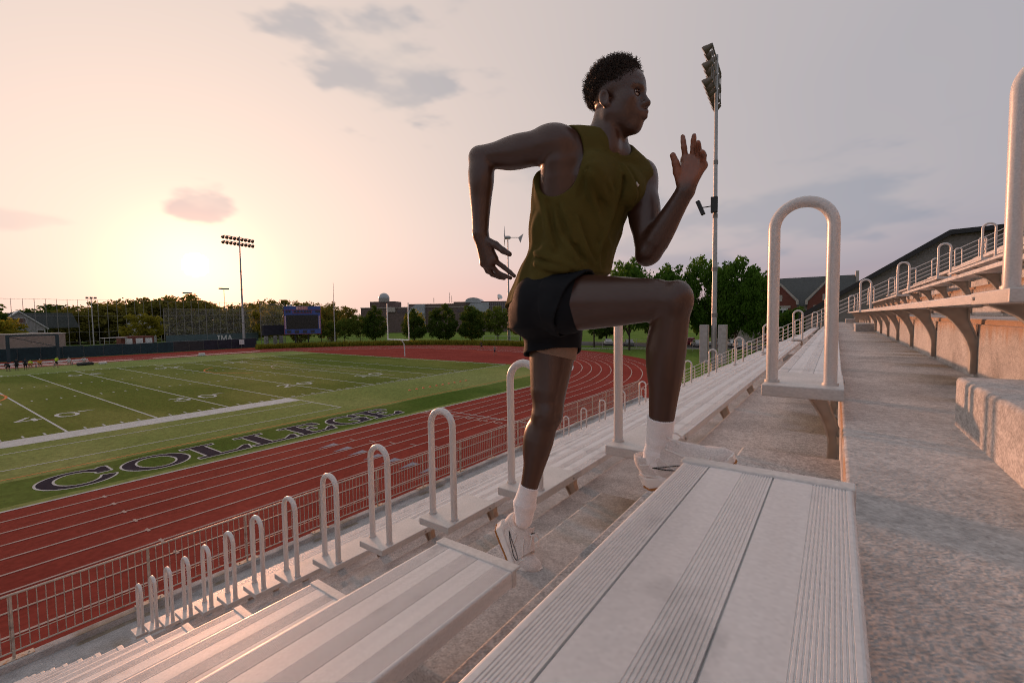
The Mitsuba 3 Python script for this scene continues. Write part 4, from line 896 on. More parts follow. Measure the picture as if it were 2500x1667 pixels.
# ---------------------------------------------------------------- fences and netting at the far side
mat('windscreen_teal', lambda p, n, uv: mix((.010, .030, .036), (.018, .048, .055), fbm(p.x * 1.2, p.z * 2.0, 1.0, 3)), .8)
mat('windscreen_dark', lambda p, n, uv: mix((.022, .022, .024), (.045, .045, .046), fbm(p.x * 1.0, p.z * 2.0, 1.0, 3)), .8)
mat('windscreen_navy', lambda p, n, uv: mix((.014, .014, .024), (.028, .026, .042), fbm(p.x * 1.0, p.z * 2.0, 1.0, 3)), .8)
mat('pole_grey', (.22, .21, .20), .55, .2); mat('pole_pale', lambda p, n, uv: mix((.36, .36, .36), (.46, .46, .46), noise(p.x * 8, p.y * 8, p.z * 5)), .45, .35); mat('dark_metal', (.02, .022, .024), .5)
mat('white_paint', (.62, .62, .61), .45); mat('teal_steel', (.016, .042, .050), .5)
fn_ = thing('windscreen_fence', 'long low fence covered in dark teal and navy windscreen on the far side', 'fence')
xs_ = [-4 + 3.0 * i for i in range(20)]
for x in xs_:
    m = 'windscreen_teal' if x < 38 else 'windscreen_dark' if x < 43.5 else 'windscreen_navy'
    put('screen_panel', P(bx(x + .03, x + 2.97, 121.50, 121.53, 0.05, 2.32 + .04 * math.sin(x)), m), fn_)
    put('post', P(cyl((x, 121.56, 0), (x, 121.56, 2.45), .035, 6), 'pole_grey'), fn_)
put('top_rail', P(cyl((-4, 121.56, 2.42), (56, 121.56, 2.42), .025, 6), 'pole_grey'), fn_)
nt = thing('ball_netting', 'row of tall thin poles carrying ball netting behind the far fence', 'netting')
YN = 175.0
nx_ = [YN * (.0756 + .0122 * i) for i in range(-6, 32)]
NP = P(cyl((0, YN, 0), (0, YN, 13.6), .075, 6, .055), 'pole_grey')
for x in nx_: put('pole', NP, nt, T().translate([x, 0, 0]))
for z in (13.5, 9.0, 4.3, 1.6): put('cable', P(cyl((nx_[0], YN, z), (nx_[-1], YN, z), .028, 4), 'pole_grey'), nt)
# batting cage: net on poles with a teal band and white lettering
bc = thing('batting_cage', 'tall grey mesh batting cage with a teal band and white lettering', 'cage')
def wall_net(x0, y0, x1, y1, z0, z1, step, r):
    d = np.array([x1 - x0, y1 - y0]); L = np.linalg.norm(d); out = []
    for s in np.arange(0, L + .01, step): q = np.array([x0, y0]) + d * s / L; out.append(cyl((q[0], q[1], z0), (q[0], q[1], z1), r, 3))
    for z in np.arange(z0, z1 + .01, step): out.append(cyl((x0, y0, z), (x1, y1, z), r, 3))
    return cat(out)
mat('net_cord', (.42, .40, .37), .9)
put('net', P(wall_net(40.2, 134.1, 67.2, 132.0, 3.6, 10.2, .22, .011), 'net_cord'), bc, kind='stuff')
put('net', P(wall_net(58.8, 124.9, 66.0, 126.2, 5.6, 11.6, .22, .011), 'net_cord'), bc, kind='stuff')
mat('band_teal', (.075, .11, .12), .8)
put('band', P(bx(40.2, 62.0, 133.35, 133.39, 1.2, 3.55), 'band_teal'), bc)
g = meshkit.text_mesh('IMA', 1.35, .02, bold=True); g.apply_transform(np.array([[1.0, 0, 0, 0], [0, 0, -1, 0], [0, 1, 0, 0], [0, 0, 0, 1]])); g.apply_translation((51.4, 133.31, 1.75)); put('lettering', P(g, 'white_paint'), bc)
for x, y in ((40.2, 134.1), (49.2, 133.4), (58.2, 132.7), (67.2, 132.0), (58.8, 124.9), (66.0, 126.2)): put('post', P(cyl((x, y, 0), (x, y, 11.8 if y < 128 else 10.2), .07, 6), 'pole_grey'), bc)
nb_ = thing('equipment_shelter', 'navy box shelter with a wire gate below the batting cage', 'shelter')
put('navy_panel', P(bx(59.3, 65.6, 124.5, 125.6, 2.9, 5.6), 'windscreen_navy'), nb_)
for x in (59.5, 61.9, 63.6): put('pier', P(bx(x, x + .75, 124.2, 124.9, 0, 2.7), 'concrete_plain'), nb_)
put('wire_gate', P(cat([wall_net(58.9, 123.9, 64.6, 123.9, .1, 2.3, .22, .012)] + [cyl((58.9, 123.9, z), (64.6, 123.9, z), .03, 5) for z in (.1, 1.1, 2.35)] + [cyl((x, 123.9, 0), (x, 123.9, 2.35), .035, 5) for x in (58.9, 61.8, 64.6)]), 'pole_grey'), nb_)
sgn = thing('notice_board', 'small white square sign in front of the far light pole', 'sign')
put('board', P(rbox(51.4, 52.6, 120.6, 120.66, 1.0, 2.2, .02), 'white_paint'), sgn); put('post', P(cyl((52, 120.7, 0), (52, 120.7, 2.1), .04, 6), 'pole_grey'), sgn)
fr = thing('steel_frame', 'dark teal steel goal frame with a diagonal brace in front of the fence', 'frame')
for x in (12.7, 19.0): put('pylon', P(bx(x - .22, x + .22, 119.3, 119.9, 0, 4.75), 'teal_steel'), fr)
put('beam', P(bx(12.5, 19.2, 119.45, 119.75, 4.55, 4.8), 'teal_steel'), fr); put('beam', P(bx(12.92, 18.78, 119.5, 119.7, 2.35, 2.5), 'teal_steel'), fr)
put('brace', P(cyl((12.9, 119.6, 4.5), (18.8, 119.6, 2.5), .06, 6), 'teal_steel'), fr)
# wire fence behind the scoreboard and round the bend
wf = thing('wire_fence', 'low wire fence behind the scoreboard and the bend', 'fence')
pts_f = [(66.5, 121.5), (74, 117.5), (81, 111.5), (86.5, 103.5)]
for (a, b) in zip(pts_f[:-1], pts_f[1:]):
    put('mesh_panel', P(wall_net(a[0], a[1], b[0], b[1], .1, 2.0, .5, .016), 'pole_grey'), wf)
    put('post', P(cyl((*a, 0), (*a, 2.2), .05, 6), 'pole_grey'), wf)
gf = thing('track_gate', 'pale pipe gate and barrier at the edge of the track below the wind turbine', 'gate')
for x, y in ((88.6, 72.5), (89.3, 69.3), (89.6, 65.6), (89.3, 62.0)): put('post', P(cyl((x, y, 0), (x, y, 2.3), .05, 6), 'pole_pale'), gf)
for z in (.25, 1.2, 2.2): put('rail', P(tube([(88.6, 72.5, z), (89.3, 69.3, z), (89.6, 65.6, z), (89.3, 62.0, z)], .035, 5), 'pole_pale'), gf)

# ---------------------------------------------------------------- light poles, masts, goal, scoreboard
mat('lamp_glass', (.30, .29, .26), .25, .3); mat('lamp_brown', (.15, .12, .09), .45, .3)
LAMP = {}
def flood(name, lab, x, y, h, r0, r1, yaw, rows, cols, span, dz, lamp_r, ladder=False, extra=None, grp=None):
    t = thing(name, lab, 'light pole', grp)
    c, s = math.cos(yaw), math.sin(yaw)
    put('pole', P(tube([(x, y, z * h) for z in (0, .25, .5, .75, 1.0)], [r0 + (r1 - r0) * z for z in (0, .25, .5, .75, 1.0)], 12), 'pole_pale', smooth=True), t)
    for z in (.22, .36, .52, .68): put('joint_band', P(cyl((x, y, z * h), (x, y, z * h + .35), r0 + (r1 - r0) * z + .03, 12), 'pole_grey', smooth=40), t)
    for i in range(rows):
        z = h - .4 - dz * i
        put('crossarm', P(cyl((x - c * span / 2, y - s * span / 2, z), (x + c * span / 2, y + s * span / 2, z), .07, 6), 'pole_grey'), t)
        for j in range(cols):
            u = (j / (cols - 1) - .5) * span; px_, py_ = x + c * u, y + s * u; n_ = np.array([-s, c, -.55]); n_ /= np.linalg.norm(n_)
            b = np.array([px_, py_, z - .10]); m = tube([b, b + n_ * .25, b + n_ * .55, b + n_ * .72], [.16, .24, lamp_r, lamp_r * 1.02], 10)
            f_ = put('floodlight', P(m, 'lamp_brown', smooth=40), t)
            if ladder: put('glass', P(cyl(b + n_ * .725, b + n_ * .735, lamp_r * .9, 10), 'lamp_glass'), f_)
    if ladder:
        for i in range(rows - 1):
            z = h - .4 - dz * i
            [put('lattice_bar', P(cyl((x + c * u, y + s * u, z), (x + c * u, y + s * u, z - dz), .04, 5), 'pole_grey'), t) for u in np.linspace(-span / 2, span / 2, 7)]
    return t
near_p = flood('light_pole', 'tall near floodlight pole right of the runner, seen under its bank of lamps', 44.1, 9.0, 29.6, .26, .13, math.radians(4), 3, 6, 5.6, 1.35, .36, True)
put('speaker', P(rbox(43.55, 43.85, 8.72, 9.28, 15.8, 17.2, .04), 'dark_metal'), near_p)
put('speaker_arm', P(cyl((43.7, 9.2, 16.4), (43.5, 10.0, 16.35), .05, 6), 'dark_metal'), near_p)
b_ = rbox(-.2, .2, -.17, .17, -.68, .68, .03); b_.apply_transform(trimesh.transformations.rotation_matrix(math.radians(-22), (1, 0, 0))); b_.apply_translation((43.5, 10.12, 16.35)); put('speaker', P(b_, 'dark_metal'), near_p)
for k_ in (-1, 1): put('cabinet', P(rbox(43.5, 44.2, 9.0 + k_ * .78 - .34, 9.0 + k_ * .78 + .34, 2.3, 5.8, .03), 'pole_pale'), near_p)
flood('light_pole', 'tall floodlight pole on the far side of the field below the sun', 53.4, 122.6, 28.2, .28, .13, math.radians(12), 2, 9, 7.8, 1.25, .40)
mat('far_pole', (.16, .14, .12), .6)
for x, y, h, w_, l in ((96.3, 284.1, 22.4, 4.4, 'distant thin lamp mast with a flat head, nearer the sun'), (97.0, 241.2, 22.6, 4.4, 'distant thin lamp mast with a flat head, beside the far floodlight pole')):
    t = thing('lamp_mast', l, 'lamp mast'); put('pole', P(cyl((x, y, 0), (x, y, h), .16, 6, .10), 'far_pole'), t); put('lamp_head', P(rbox(x - w_ / 2, x + w_ / 2, y - .5, y + .5, h - .2, h + .45, .1), 'far_pole'), t)
t = thing('lamp_mast', 'pale lamp mast with three small heads behind the far fence', 'lamp mast'); put('pole', P(cyl((29.7, 147, 0), (29.7, 147, 12.8), .13, 8, .09), 'pole_pale'), t)
for i in (-1, 0, 1): put('lamp_head', P(rbox(29.7 + i * .75 - .25, 29.7 + i * .75 + .25, 146.7, 147.2, 12.8, 13.15, .05), 'far_pole'), t)
put('crossarm', P(cyl((28.7, 147, 12.75), (30.7, 147, 12.75), .05, 6), 'far_pole'), t)
t = thing('flagpole', 'slim pale flagpole between the scoreboard and the goal post', 'flagpole'); put('pole', P(cyl((71.6, 110.9, 0), (71.6, 110.9, 16.8), .16, 8, .05), 'pole_pale'), t); put('base', P(cyl((71.6, 110.9, 0), (71.6, 110.9, .3), .35, 10), 'concrete_plain'), t)
# wind turbine
t = thing('wind_turbine', 'small three bladed wind turbine with tail vane on a tall mast', 'wind turbine')
tx_, ty_, tz_ = 106.7, 77.7, 29.6
put('mast', P(tube([(tx_, ty_, 0), (tx_, ty_, 9), (tx_, ty_, 9.3), (tx_, ty_, tz_)], [.42, .38, .26, .16], 10), 'pole_pale', smooth=40), t)
ax_ = np.array([.61, -.79, 0]); ax_ /= np.linalg.norm(ax_); sd_ = np.array([ax_[1], -ax_[0], 0]) * -1
c_ = np.array([tx_, ty_, tz_ + .35])
put('nacelle', P(tube([c_ - ax_ * 1.0, c_ - ax_ * .7, c_ + ax_ * .6, c_ + ax_ * .9], [.28, .5, .45, .2], 10), 'pole_pale', smooth=40), t)
put('tail_boom', P(cyl(c_ + ax_ * .9, c_ + ax_ * 3.2, .09, 6), 'pole_pale'), t)
q_ = [c_ + ax_ * 3.0, c_ + ax_ * 4.6 + [0, 0, 1.1], c_ + ax_ * 4.2, c_ + ax_ * 3.7 - [0, 0, 1.6]]
put('tail_vane', P(cat([tm([p + sd_ * k for k in (-.03, .03) for p in q_], [(0, 1, 2), (0, 2, 3), (6, 5, 4), (7, 6, 4), (0, 4, 5), (0, 5, 1), (1, 5, 6), (1, 6, 2), (2, 6, 7), (2, 7, 3), (3, 7, 4), (3, 4, 0)])]), 'pole_pale'), t)
for i, a in enumerate((86, 206, 326)):
    d_ = sd_ * math.cos(math.radians(a)) + np.array([0, 0, math.sin(math.radians(a))]); h_ = c_ - ax_ * .95
    put('blade', P(tube([h_, h_ + d_ * .6, h_ + d_ * 3.4], [.12, .16, .05], 6), 'pole_pale'), t)
# goal post
mat('goal_white', (.80, .80, .78), .4)
t = thing('goal_post', 'white football goal post with a curved gooseneck base', 'goal post'); gx, gy = 53.6, 63.6
put('gooseneck', P(tube([(gx + 1.4, gy, 0), (gx + 1.4, gy, 1.7)] + [(gx + 1.4 - 1.4 * (1 - math.cos(a)) , gy, 1.7 + 1.32 * math.sin(a)) for a in np.linspace(.2, math.pi / 2, 8)], .10, 10), 'white_paint', smooth=True), t)
put('crossbar', P(cyl((gx, gy - 2.82, 3.05), (gx, gy + 2.82, 3.05), .12, 10), 'goal_white', smooth=True), t)
for s in (-1, 1): put('upright', P(cyl((gx, gy + s * 2.82, 3.0), (gx, gy + s * 2.82, 9.6), .10, 8), 'goal_white', smooth=True), t)
# scoreboard (faces the field)
mat('board_blue', (.045, .085, .30), .5); mat('board_red', (.35, .05, .05), .5); mat('board_black', (.006, .008, .010), .25); mat('board_pink', (.60, .40, .42), .5); mat('board_digit', (.03, .032, .05), .4)
sb = thing('scoreboard', 'blue electronic scoreboard with a dark screen on two posts', 'scoreboard')
S0 = np.array([65.9, 116.7]); sv = np.array([.80, -.60]); sn_ = np.array([-.60, -.80])
def sp(u, z, w): q = S0 + sv * u + sn_ * w; return (q[0], q[1], z)
def slab(u0, u1, z0, z1, w0, w1):
    m = bx(u0, u1, 0, 1, z0, z1); v = m.vertices.copy(); w = np.where(v[:, 1] > .5, w1, w0); q = S0 + v[:, :1] * sv + w[:, None] * sn_; m.vertices = np.column_stack([q, v[:, 2]]); m.invert(); m.fix_normals(); return m
W2 = 4.5
put('body', P(slab(-W2, W2, 3.2, 10.6, -.5, .2), 'board_blue'), sb)
put('screen', P(slab(-W2 + .55, W2 - .65, 4.5, 8.3, .2, .26), 'board_black'), sb)
put('trim', P(cat([slab(-W2 - .05, W2 + .05, 3.12, 3.2, -.5, .25), slab(-W2 + .1, W2 - .1, 9.62, 9.70, .2, .27), slab(-2.3, 2.25, 8.72, 8.80, .2, .28), slab(-2.3, -2.22, 8.8, 9.62, .2, .28), slab(2.17, 2.25, 8.8, 9.62, .2, .28), slab(-W2 - .05, -W2 + .03, 3.2, 9.7, .2, .26), slab(W2 - .03, W2 + .05, 3.2, 9.7, .2, .26)]), 'board_red'), sb)
put('name_panel', P(slab(-1.5, 1.35, 9.72, 10.55, .2, .26), 'board_pink'), sb)
g = meshkit.text_mesh('LIONS', .55, .03, bold=True); v = np.array(g.vertices); q = S0 + ((v[:, :1] - .98) * 1.0 - .05) * sv + (.262 + v[:, 2:]) * sn_; put('lettering', P(tm(np.column_stack([q, v[:, 1] + 9.86]), g.faces[:, ::-1]), 'board_red'), sb)
for u in (-4.1, -3.4, -2.0, -1.25, -.45, .35, 1.05, 1.75, 3.25, 3.85): put('digit_window', P(slab(u, u + .55, 8.85, 9.5, .2, .25), 'board_digit'), sb)
for u in (-3.9, -2.0, 0.0, 1.9): put('digit_window', P(slab(u, u + 1.0, 3.4, 4.2, .2, .25), 'board_digit'), sb)
for s in (-1, 1):
    for i in range(7): put('side_mark', P(slab(s * 4.2 - .17, s * 4.2 + .17, 4.6 + .5 * i, 4.95 + .5 * i, .2, .25), 'board_pink'), sb)
for i in range(2): put('horn', P(cyl(sp(-3.6 + .7 * i, 10.6, 0), sp(-3.6 + .7 * i, 11.05, 0), .35, 8, .22), 'white_paint'), sb)
for u in (-2.0, 1.2): put('post', P(cyl(sp(u, 0, -.2), sp(u, 3.2, -.2), .16, 8), 'dark_metal'), sb)

# ---------------------------------------------------------------- buildings
mat('brick_red', lambda p, n, uv: mix((.135, .045, .032), (.19, .066, .048), noise(p.x * 4, p.y * 4, p.z * 9)), .9); mat('brick_brown', lambda p, n, uv: mix((.12, .085, .075), (.165, .12, .105), noise(p.x * 3, p.y * 3, p.z * 6)), .9)
mat('brick_buff', lambda p, n, uv: mix((.27, .20, .165), (.36, .27, .23), noise(p.x * 5, p.y * 5, p.z * 12)), .9)
mat('slate', lambda p, n, uv: mix((.050, .060, .060), (.080, .090, .088), noise(p.x * 5, p.y * 5, p.z * 8)), .8); mat('stone', (.42, .38, .34), .85); mat('siding', lambda p, n, uv: mix((.30, .285, .28), (.36, .345, .34), noise(p.x * 2, p.y * 2, p.z * 20)), .8)
mat('glass_dark', (.012, .016, .018), .08, spec=.8); mat('glass_pale', (.30, .34, .37), .15, spec=.7); mat('roof_metal', (.36, .38, .40), .4, .2); mat('clad_grey', lambda p, n, uv: mix((.20, .19, .18), (.25, .235, .22), noise(p.x * 2, p.y * .6, p.z * 14)), .8); mat('press_blue', (.014, .032, .045), .3)
def local(o, u):
    """Frame with origin o, first axis u along the facade, second axis towards the back."""
    u = np.array(u, float) / np.linalg.norm(u); w = np.array([u[1], -u[0]])
    A = np.eye(4); A[:2, 0] = u; A[:2, 1] = -w; A[:2, 3] = o
    return A
def lput(A, name, m, mt, par):
    m = m.copy(); m.apply_transform(A)
    return put(name, P(m, mt), par)
def prism(pts, y0, y1):
    m = trimesh.creation.extrude_polygon(Polygon(pts), y1 - y0, engine='earcut'); v = m.vertices.copy(); m.vertices = np.column_stack([v[:, 0], y0 + v[:, 2], v[:, 1]]); m.invert(); m.fix_normals(); return m
# gabled house at the left edge
hA = local((15.5, 182.5), (1.0, -.05)); t = thing('house', 'pale gabled house with small windows at the left edge', 'house')
wl = lput(hA, 'wall', prism([(1.4, 0), (11.2, 0), (11.2, 5.8), (6.3, 10.2), (1.4, 5.8)], 0, 9), 'siding', t)
lput(hA, 'roof', cat([prism([(.7, 5.2), (6.3, 10.25), (11.9, 5.2), (11.9, 5.5), (6.3, 10.6), (.7, 5.5)], -.4, 9.5)]), 'white_paint', t); lput(hA, 'roof', prism([(-6, 5.6), (19, 5.6), (17.5, 10.0), (-4.5, 10.0)], 5, 12), 'slate', t)
for (a, b, c, d) in ((4.4, 7.1, 5.7, 8.4), (6.2, 7.1, 7.5, 8.4), (2.0, 3.6, 3.2, 5.1), (5.7, 3.6, 7.0, 5.1), (9.6, 3.6, 10.9, 5.1)):
    k = lput(hA, 'window', bx(a - .1, c + .1, -.06, 0.02, b - .1, d + .1), 'white_paint', t); lput(hA, 'pane', bx(a, c, -.09, -.05, b, d), 'glass_dark', k)
t = thing('brick_building', 'low buff brick block behind the steel frame', 'building'); put('wall', P(bx(2, 21.4, 127, 133, 0, 4.75), 'brick_buff'), t); put('coping', P(bx(1.9, 21.5, 126.9, 133.1, 4.75, 4.95), 'stone'), t)
t = thing('dugout', 'red brick dugout with white shutters beside the batting cage', 'dugout'); put('wall', P(bx(33.5, 40.0, 141, 145, 0, 3.4), 'brick_red'), t)
for x in (34.2, 36.3, 38.2): put('shutter', P(bx(x, x + 1.4, 140.93, 141.0, .9, 2.9), 'white_paint'), t)
t = thing('house', 'roof of a second pale house half hidden among the far trees', 'house'); hB = local((47.5, 190), (1, -.1)); lput(hB, 'wall', prism([(0, 0), (7, 0), (7, 6.0), (3.5, 9.2), (0, 6.0)], 0, 7), 'siding', t); lput(hB, 'roof', prism([(-.4, 5.8), (3.5, 9.4), (7.4, 5.8), (7.4, 6.2), (3.5, 9.8), (-.4, 6.2)], -.3, 7.3), 'roof_metal', t)
# long college building with an observatory dome
A = local((140.5, 200.7), (48.0, -77.8)); cb = thing('college_building', 'long brick college building with glass vaults and a white observatory dome', 'building')
def cb_(n, m, mt, par=cb): return lput(A, n, m, mt, par)
for a, b, h in ((4, 29, 13.0), (29, 52, 14.4), (52, 79, 15.2), (79, 104, 15.6)): cb_('wall', bx(a, b - .02, 0, 22, 0, h), 'brick_brown')
tw = cb_('tower', bx(6.5, 20, 6, 16, 13, 16.2), 'brick_brown'); cb_('drum', cyl((13.4, 8, 16.0), (13.4, 8, 18.0), 2.75, 20), 'concrete_plain', tw)
dm = trimesh.creation.icosphere(3, 2.75); dm = trimesh.intersections.slice_mesh_plane(dm, (0, 0, 1), (0, 0, 0)); dm.apply_translation((13.4, 8, 18.0)); cb_('dome', dm, 'roof_metal', tw)
cb_('white_hood', bx(18.2, 22, -.8, 0, 10.6, 13.0), 'stone')
cb_('glass_vault', prism([(28.5, 9.4), (37.5, 9.4), (37.5, 14.2), (33, 14.0), (30.8, 12.6)], -2.2, -.02), 'glass_pale'); cb_('vault_base', bx(28.5, 37.5, -1.6, -.02, 0, 9.4), 'concrete_plain')
cb_('barrel_vault', prism([(58 + 4 - 4 * math.cos(a), 14.6 + 2.6 * math.sin(a) ** .7) for a in np.linspace(0.01, math.pi - .01, 12)], -1, 12), 'roof_metal'); cb_('glass_vault', prism([(57, 9.6), (70, 9.6), (70, 14.6), (61, 14.4)], -2.2, -.02), 'glass_pale')
cb_('window_wall', bx(70.5, 78.5, -.3, -.02, 9.0, 14.6), 'glass_dark'); cb_('glass_vault', prism([(79.5, 10.6), (92, 10.6), (92, 16.8), (84, 16.6)], -2.2, -.02), 'glass_pale')
for i in range(9): cb_('mullion', bx(70.5 + i, 70.6 + i, -.36, -.3, 9.0, 14.6), 'roof_metal')
for i, u in enumerate((23, 25.5, 40, 43.5, 47, 50, 53.5)): k = cb_('window', bx(u, u + 1.7, -.1, -.02, 10.0, 11.6), 'glass_dark')
for u, h in ((40.5, 17.6), (48.8, 20.3), (49.9, 18.6)): cb_('vent_pipe', cyl((u, 6, 15), (u, 6, h), .12, 6), 'dark_metal')
k = cb_('dish', tube([(74.5, 2, 16.2), (74.7, 1.4, 16.8), (75.4, .6, 17.5)], [.15, .7, 1.5], 12), 'white_paint'); cb_('dish_post', cyl((74.5, 2, 15.5), (74.5, 2, 16.4), .1, 6), 'dark_metal', k)
cb_('parapet', bx(3.7, 104.3, -.3, .3, 12.6, 12.9), 'stone')
# brick hall with twin gables
A = local((119.5, 21.5), (0.02, -1.0)); bh = thing('brick_hall', 'red brick hall with twin stone edged gables and a slate roof', 'building')
def bh_(n, m, mt, par=bh): return lput(A, n, m, mt, par)
bh_('wall', bx(0, 25.1, 0, 14, -1, 8.6), 'stone'); bh_('roof', tm([(-.4, -.5, 8.5), (25.0, -.5, 8.5), (25.0, 7, 15.3), (-.4, 7, 15.3), (-.4, 14.5, 8.5), (25.0, 14.5, 8.5)], [(0, 1, 2), (0, 2, 3), (3, 2, 5), (3, 5, 4), (0, 3, 4), (1, 5, 2)]), 'slate'); bh_('end_wall', prism([(25.05, -1), (25.6, -1), (25.6, 16.1), (25.05, 16.1)], 6.0, 8.0), 'stone')
for u in (11.2, 19.4):
    g = bh_('gable', prism([(u - 3.1, -1), (u + 3.1, -1), (u + 3.1, 9.3), (u, 13.0), (u - 3.1, 9.3)], -1.2, 6), 'brick_red')
    bh_('coping', prism([(u - 3.5, 8.8), (u - 3.0, 8.8), (u - 3.0, 9.6), (u, 13.2), (u + 3.0, 9.6), (u + 3.0, 8.8), (u + 3.5, 8.8), (u + 3.5, 9.7), (u, 13.7), (u - 3.5, 9.7)], -1.4, -.9), 'stone', g)
    bh_('niche', bx(u - .35, u + .35, -1.26, -1.19, 9.6, 11.0), 'stone', g)
    w = bh_('window', bx(u - 1.5, u + 1.5, -1.27, -1.19, .8, 8.1), 'white_paint')
    for a in (-1.35, -.35, .65):
        for b, c in ((1.0, 3.2), (3.4, 5.6), (5.8, 7.6)): bh_('pane', bx(u + a, u + a + .8, -1.31, -1.26, b, c), 'glass_dark', w)
    bh_('lintel', bx(u - 2.0, u + 2.0, -1.33, -1.19, 8.1, 8.6), 'stone')
    bh_('string_course', bx(u - 3.12, u + 3.12, -1.24, -1.19, 5.55, 5.8), 'stone', g)
bh_('dark_porch', prism([(21.5, -1), (24.9, -1), (24.9, 4.2), (21.5, 7.2)], -3, -.05), 'slate')
# grey clad hall behind the stand, and the blue press box
A = local((48, 2.2), (0, -1)); gh = thing('grey_hall', 'grey clad hall with a dark sloping roof edge behind the far end of the stand', 'building')
lput(A, 'wall', prism([(0, 0), (15.5, 0), (15.5, 12.7), (9.2, 12.6), (0, 6.6)], 0, 20), 'clad_grey', gh)
lput(A, 'roof_edge', prism([(-.5, 6.2), (9.2, 12.55), (15.9, 12.75), (15.9, 13.05), (9.1, 12.9), (-.5, 6.6)], -.5, 20.5), 'dark_metal', gh)
pb = thing('press_box', 'dark blue press box above the stand at the right edge', 'building'); put('wall', P(bx(38, 43, -18, -9.45, 0, 13.3), 'press_blue'), pb); put('roof', P(bx(37.7, 43.3, -18.3, -9.3, 13.3, 13.5), 'roof_metal'), pb)
for i in range(5): w = put('window', P(bx(37.93, 38.0, -11.0 - 1.6 * i, -9.8 - 1.6 * i, 10.2, 11.4), 'glass_pale'), pb)

# ---------------------------------------------------------------- cars
mat('tyre', (.014, .014, .015), .8)
def car(x, y, yaw, colr, lab, cab='sedan'):
    t = thing('parked_car', lab, 'car', None); nm = 'paint_' + '_'.join(f'{int(c * 99)}' for c in colr)
    if nm not in scene: mat(nm, colr, .3, .1, clearcoat=.6)
    A = np.eye(4); A[:2, :2] = [[math.cos(yaw), -math.sin(yaw)], [math.sin(yaw), math.cos(yaw)]]; A[:2, 3] = (x, y)
    hi_ = 1.75 if cab == 'suv' else 1.45
    body_ = prism([(-2.2, .28), (2.2, .28), (2.25, .62), (2.15, .82), (1.15, .95), (-1.6, 1.0), (-2.2, .92), (-2.28, .6)], -.88, .88); lput(A, 'body', body_, nm, t)
    cb2 = prism([(-1.9 if cab == 'suv' else -1.5, .96), (1.05, .94), (.35, hi_), (-1.1 if cab != 'suv' else -1.75, hi_)], -.74, .74); lput(A, 'cabin', cb2, nm, t)
    for s in (-1, 1): lput(A, 'side_window', prism([(-1.35, 1.02), (.82, 1.0), (.30, hi_ - .1), (-1.0, hi_ - .1)], s * .75 - .012, s * .75 + .012), 'glass_dark', t)
    lput(A, 'windscreen', tm([(1.02, -.66, 1.0), (1.02, .66, 1.0), (.42, .6, hi_ - .05), (.42, -.6, hi_ - .05)], [(0, 1, 2), (0, 2, 3)]), 'glass_dark', t)
    for s in (-1, 1):
        for a in (-1.35, 1.4): lput(A, 'wheel', cyl((a, s * .72, .33), (a, s * .9, .33), .33, 14), 'tyre', t)
        lput(A, 'headlight', bx(2.17, 2.24, s * .65 - .16, s * .65 + .16, .62, .76), 'lamp_glass', t)
for x, y, yw, c, l, k in ((101.5, 27.5, .4, (.60, .60, .60), 'white car parked under the trees, left of the near light pole', 'sedan'), (106.5, 26.8, .4, (.16, .02, .025), 'dark red car parked behind a white car', 'suv'), (102.2, 24.2, .5, (.42, .43, .44), 'silver car parked just left of the light pole', 'sedan'),
                          (104.5, 17.6, .4, (.58, .58, .58), 'white car parked right of the light pole under the trees', 'sedan'), (101.0, 16.0, .5, (.50, .52, .53), 'pale car parked in front of others behind the hoop handrail', 'suv'), (106.5, 20.8, 2.0, (.62, .62, .60), 'white car with rounded roof half hidden by the light pole cabinet', 'sedan'),
                          (100.5, 44.0, .5, (.60, .60, .60), 'white car in deep shade behind the runner\'s thigh', 'sedan'), (99.5, 38.5, .5, (.30, .30, .31), 'grey car in shade left of the raised shin', 'sedan'), (38.5, 139.0, 0.0, (.55, .54, .52), 'pale car behind the far fence near the dugout', 'suv'), (31.5, 139.5, .1, (.60, .60, .58), 'white car under a canopy behind the far fence', 'sedan')):
    car(x, y, yw, c, l, k)
structure('car_park', P(sheet(sbox(97, 10, 112, 60), -.02), 'asphalt')); structure('footpath', P(sheet(LineString([(84, 52), (88, 42), (93, 30), (97, 20)]).buffer(.9), -.012), 'concrete_plain'))
t = thing('canopy', 'flat white canopy on thin posts behind the far fence', 'canopy'); put('roof', P(bx(29.5, 34.0, 138.0, 141.0, 3.2, 3.35), 'siding'), t)
for x in (29.8, 33.7): put('post', P(cyl((x, 138.2, 0), (x, 138.2, 3.2), .07, 6), 'pole_pale'), t)
chn = thing('park_fence', 'thin pale wire fence between the lawn and the car park', 'fence')
for i in range(9): put('post', P(cyl((88.5 + .2 * i, 40 - 3.6 * i, 0), (88.5 + .2 * i, 40 - 3.6 * i, 2.0), .04, 5), 'pole_pale'), chn)
put('top_rail', P(cyl((88.5, 40, 2.0), (90.1, 11.2, 2.0), .025, 5), 'pole_pale'), chn)

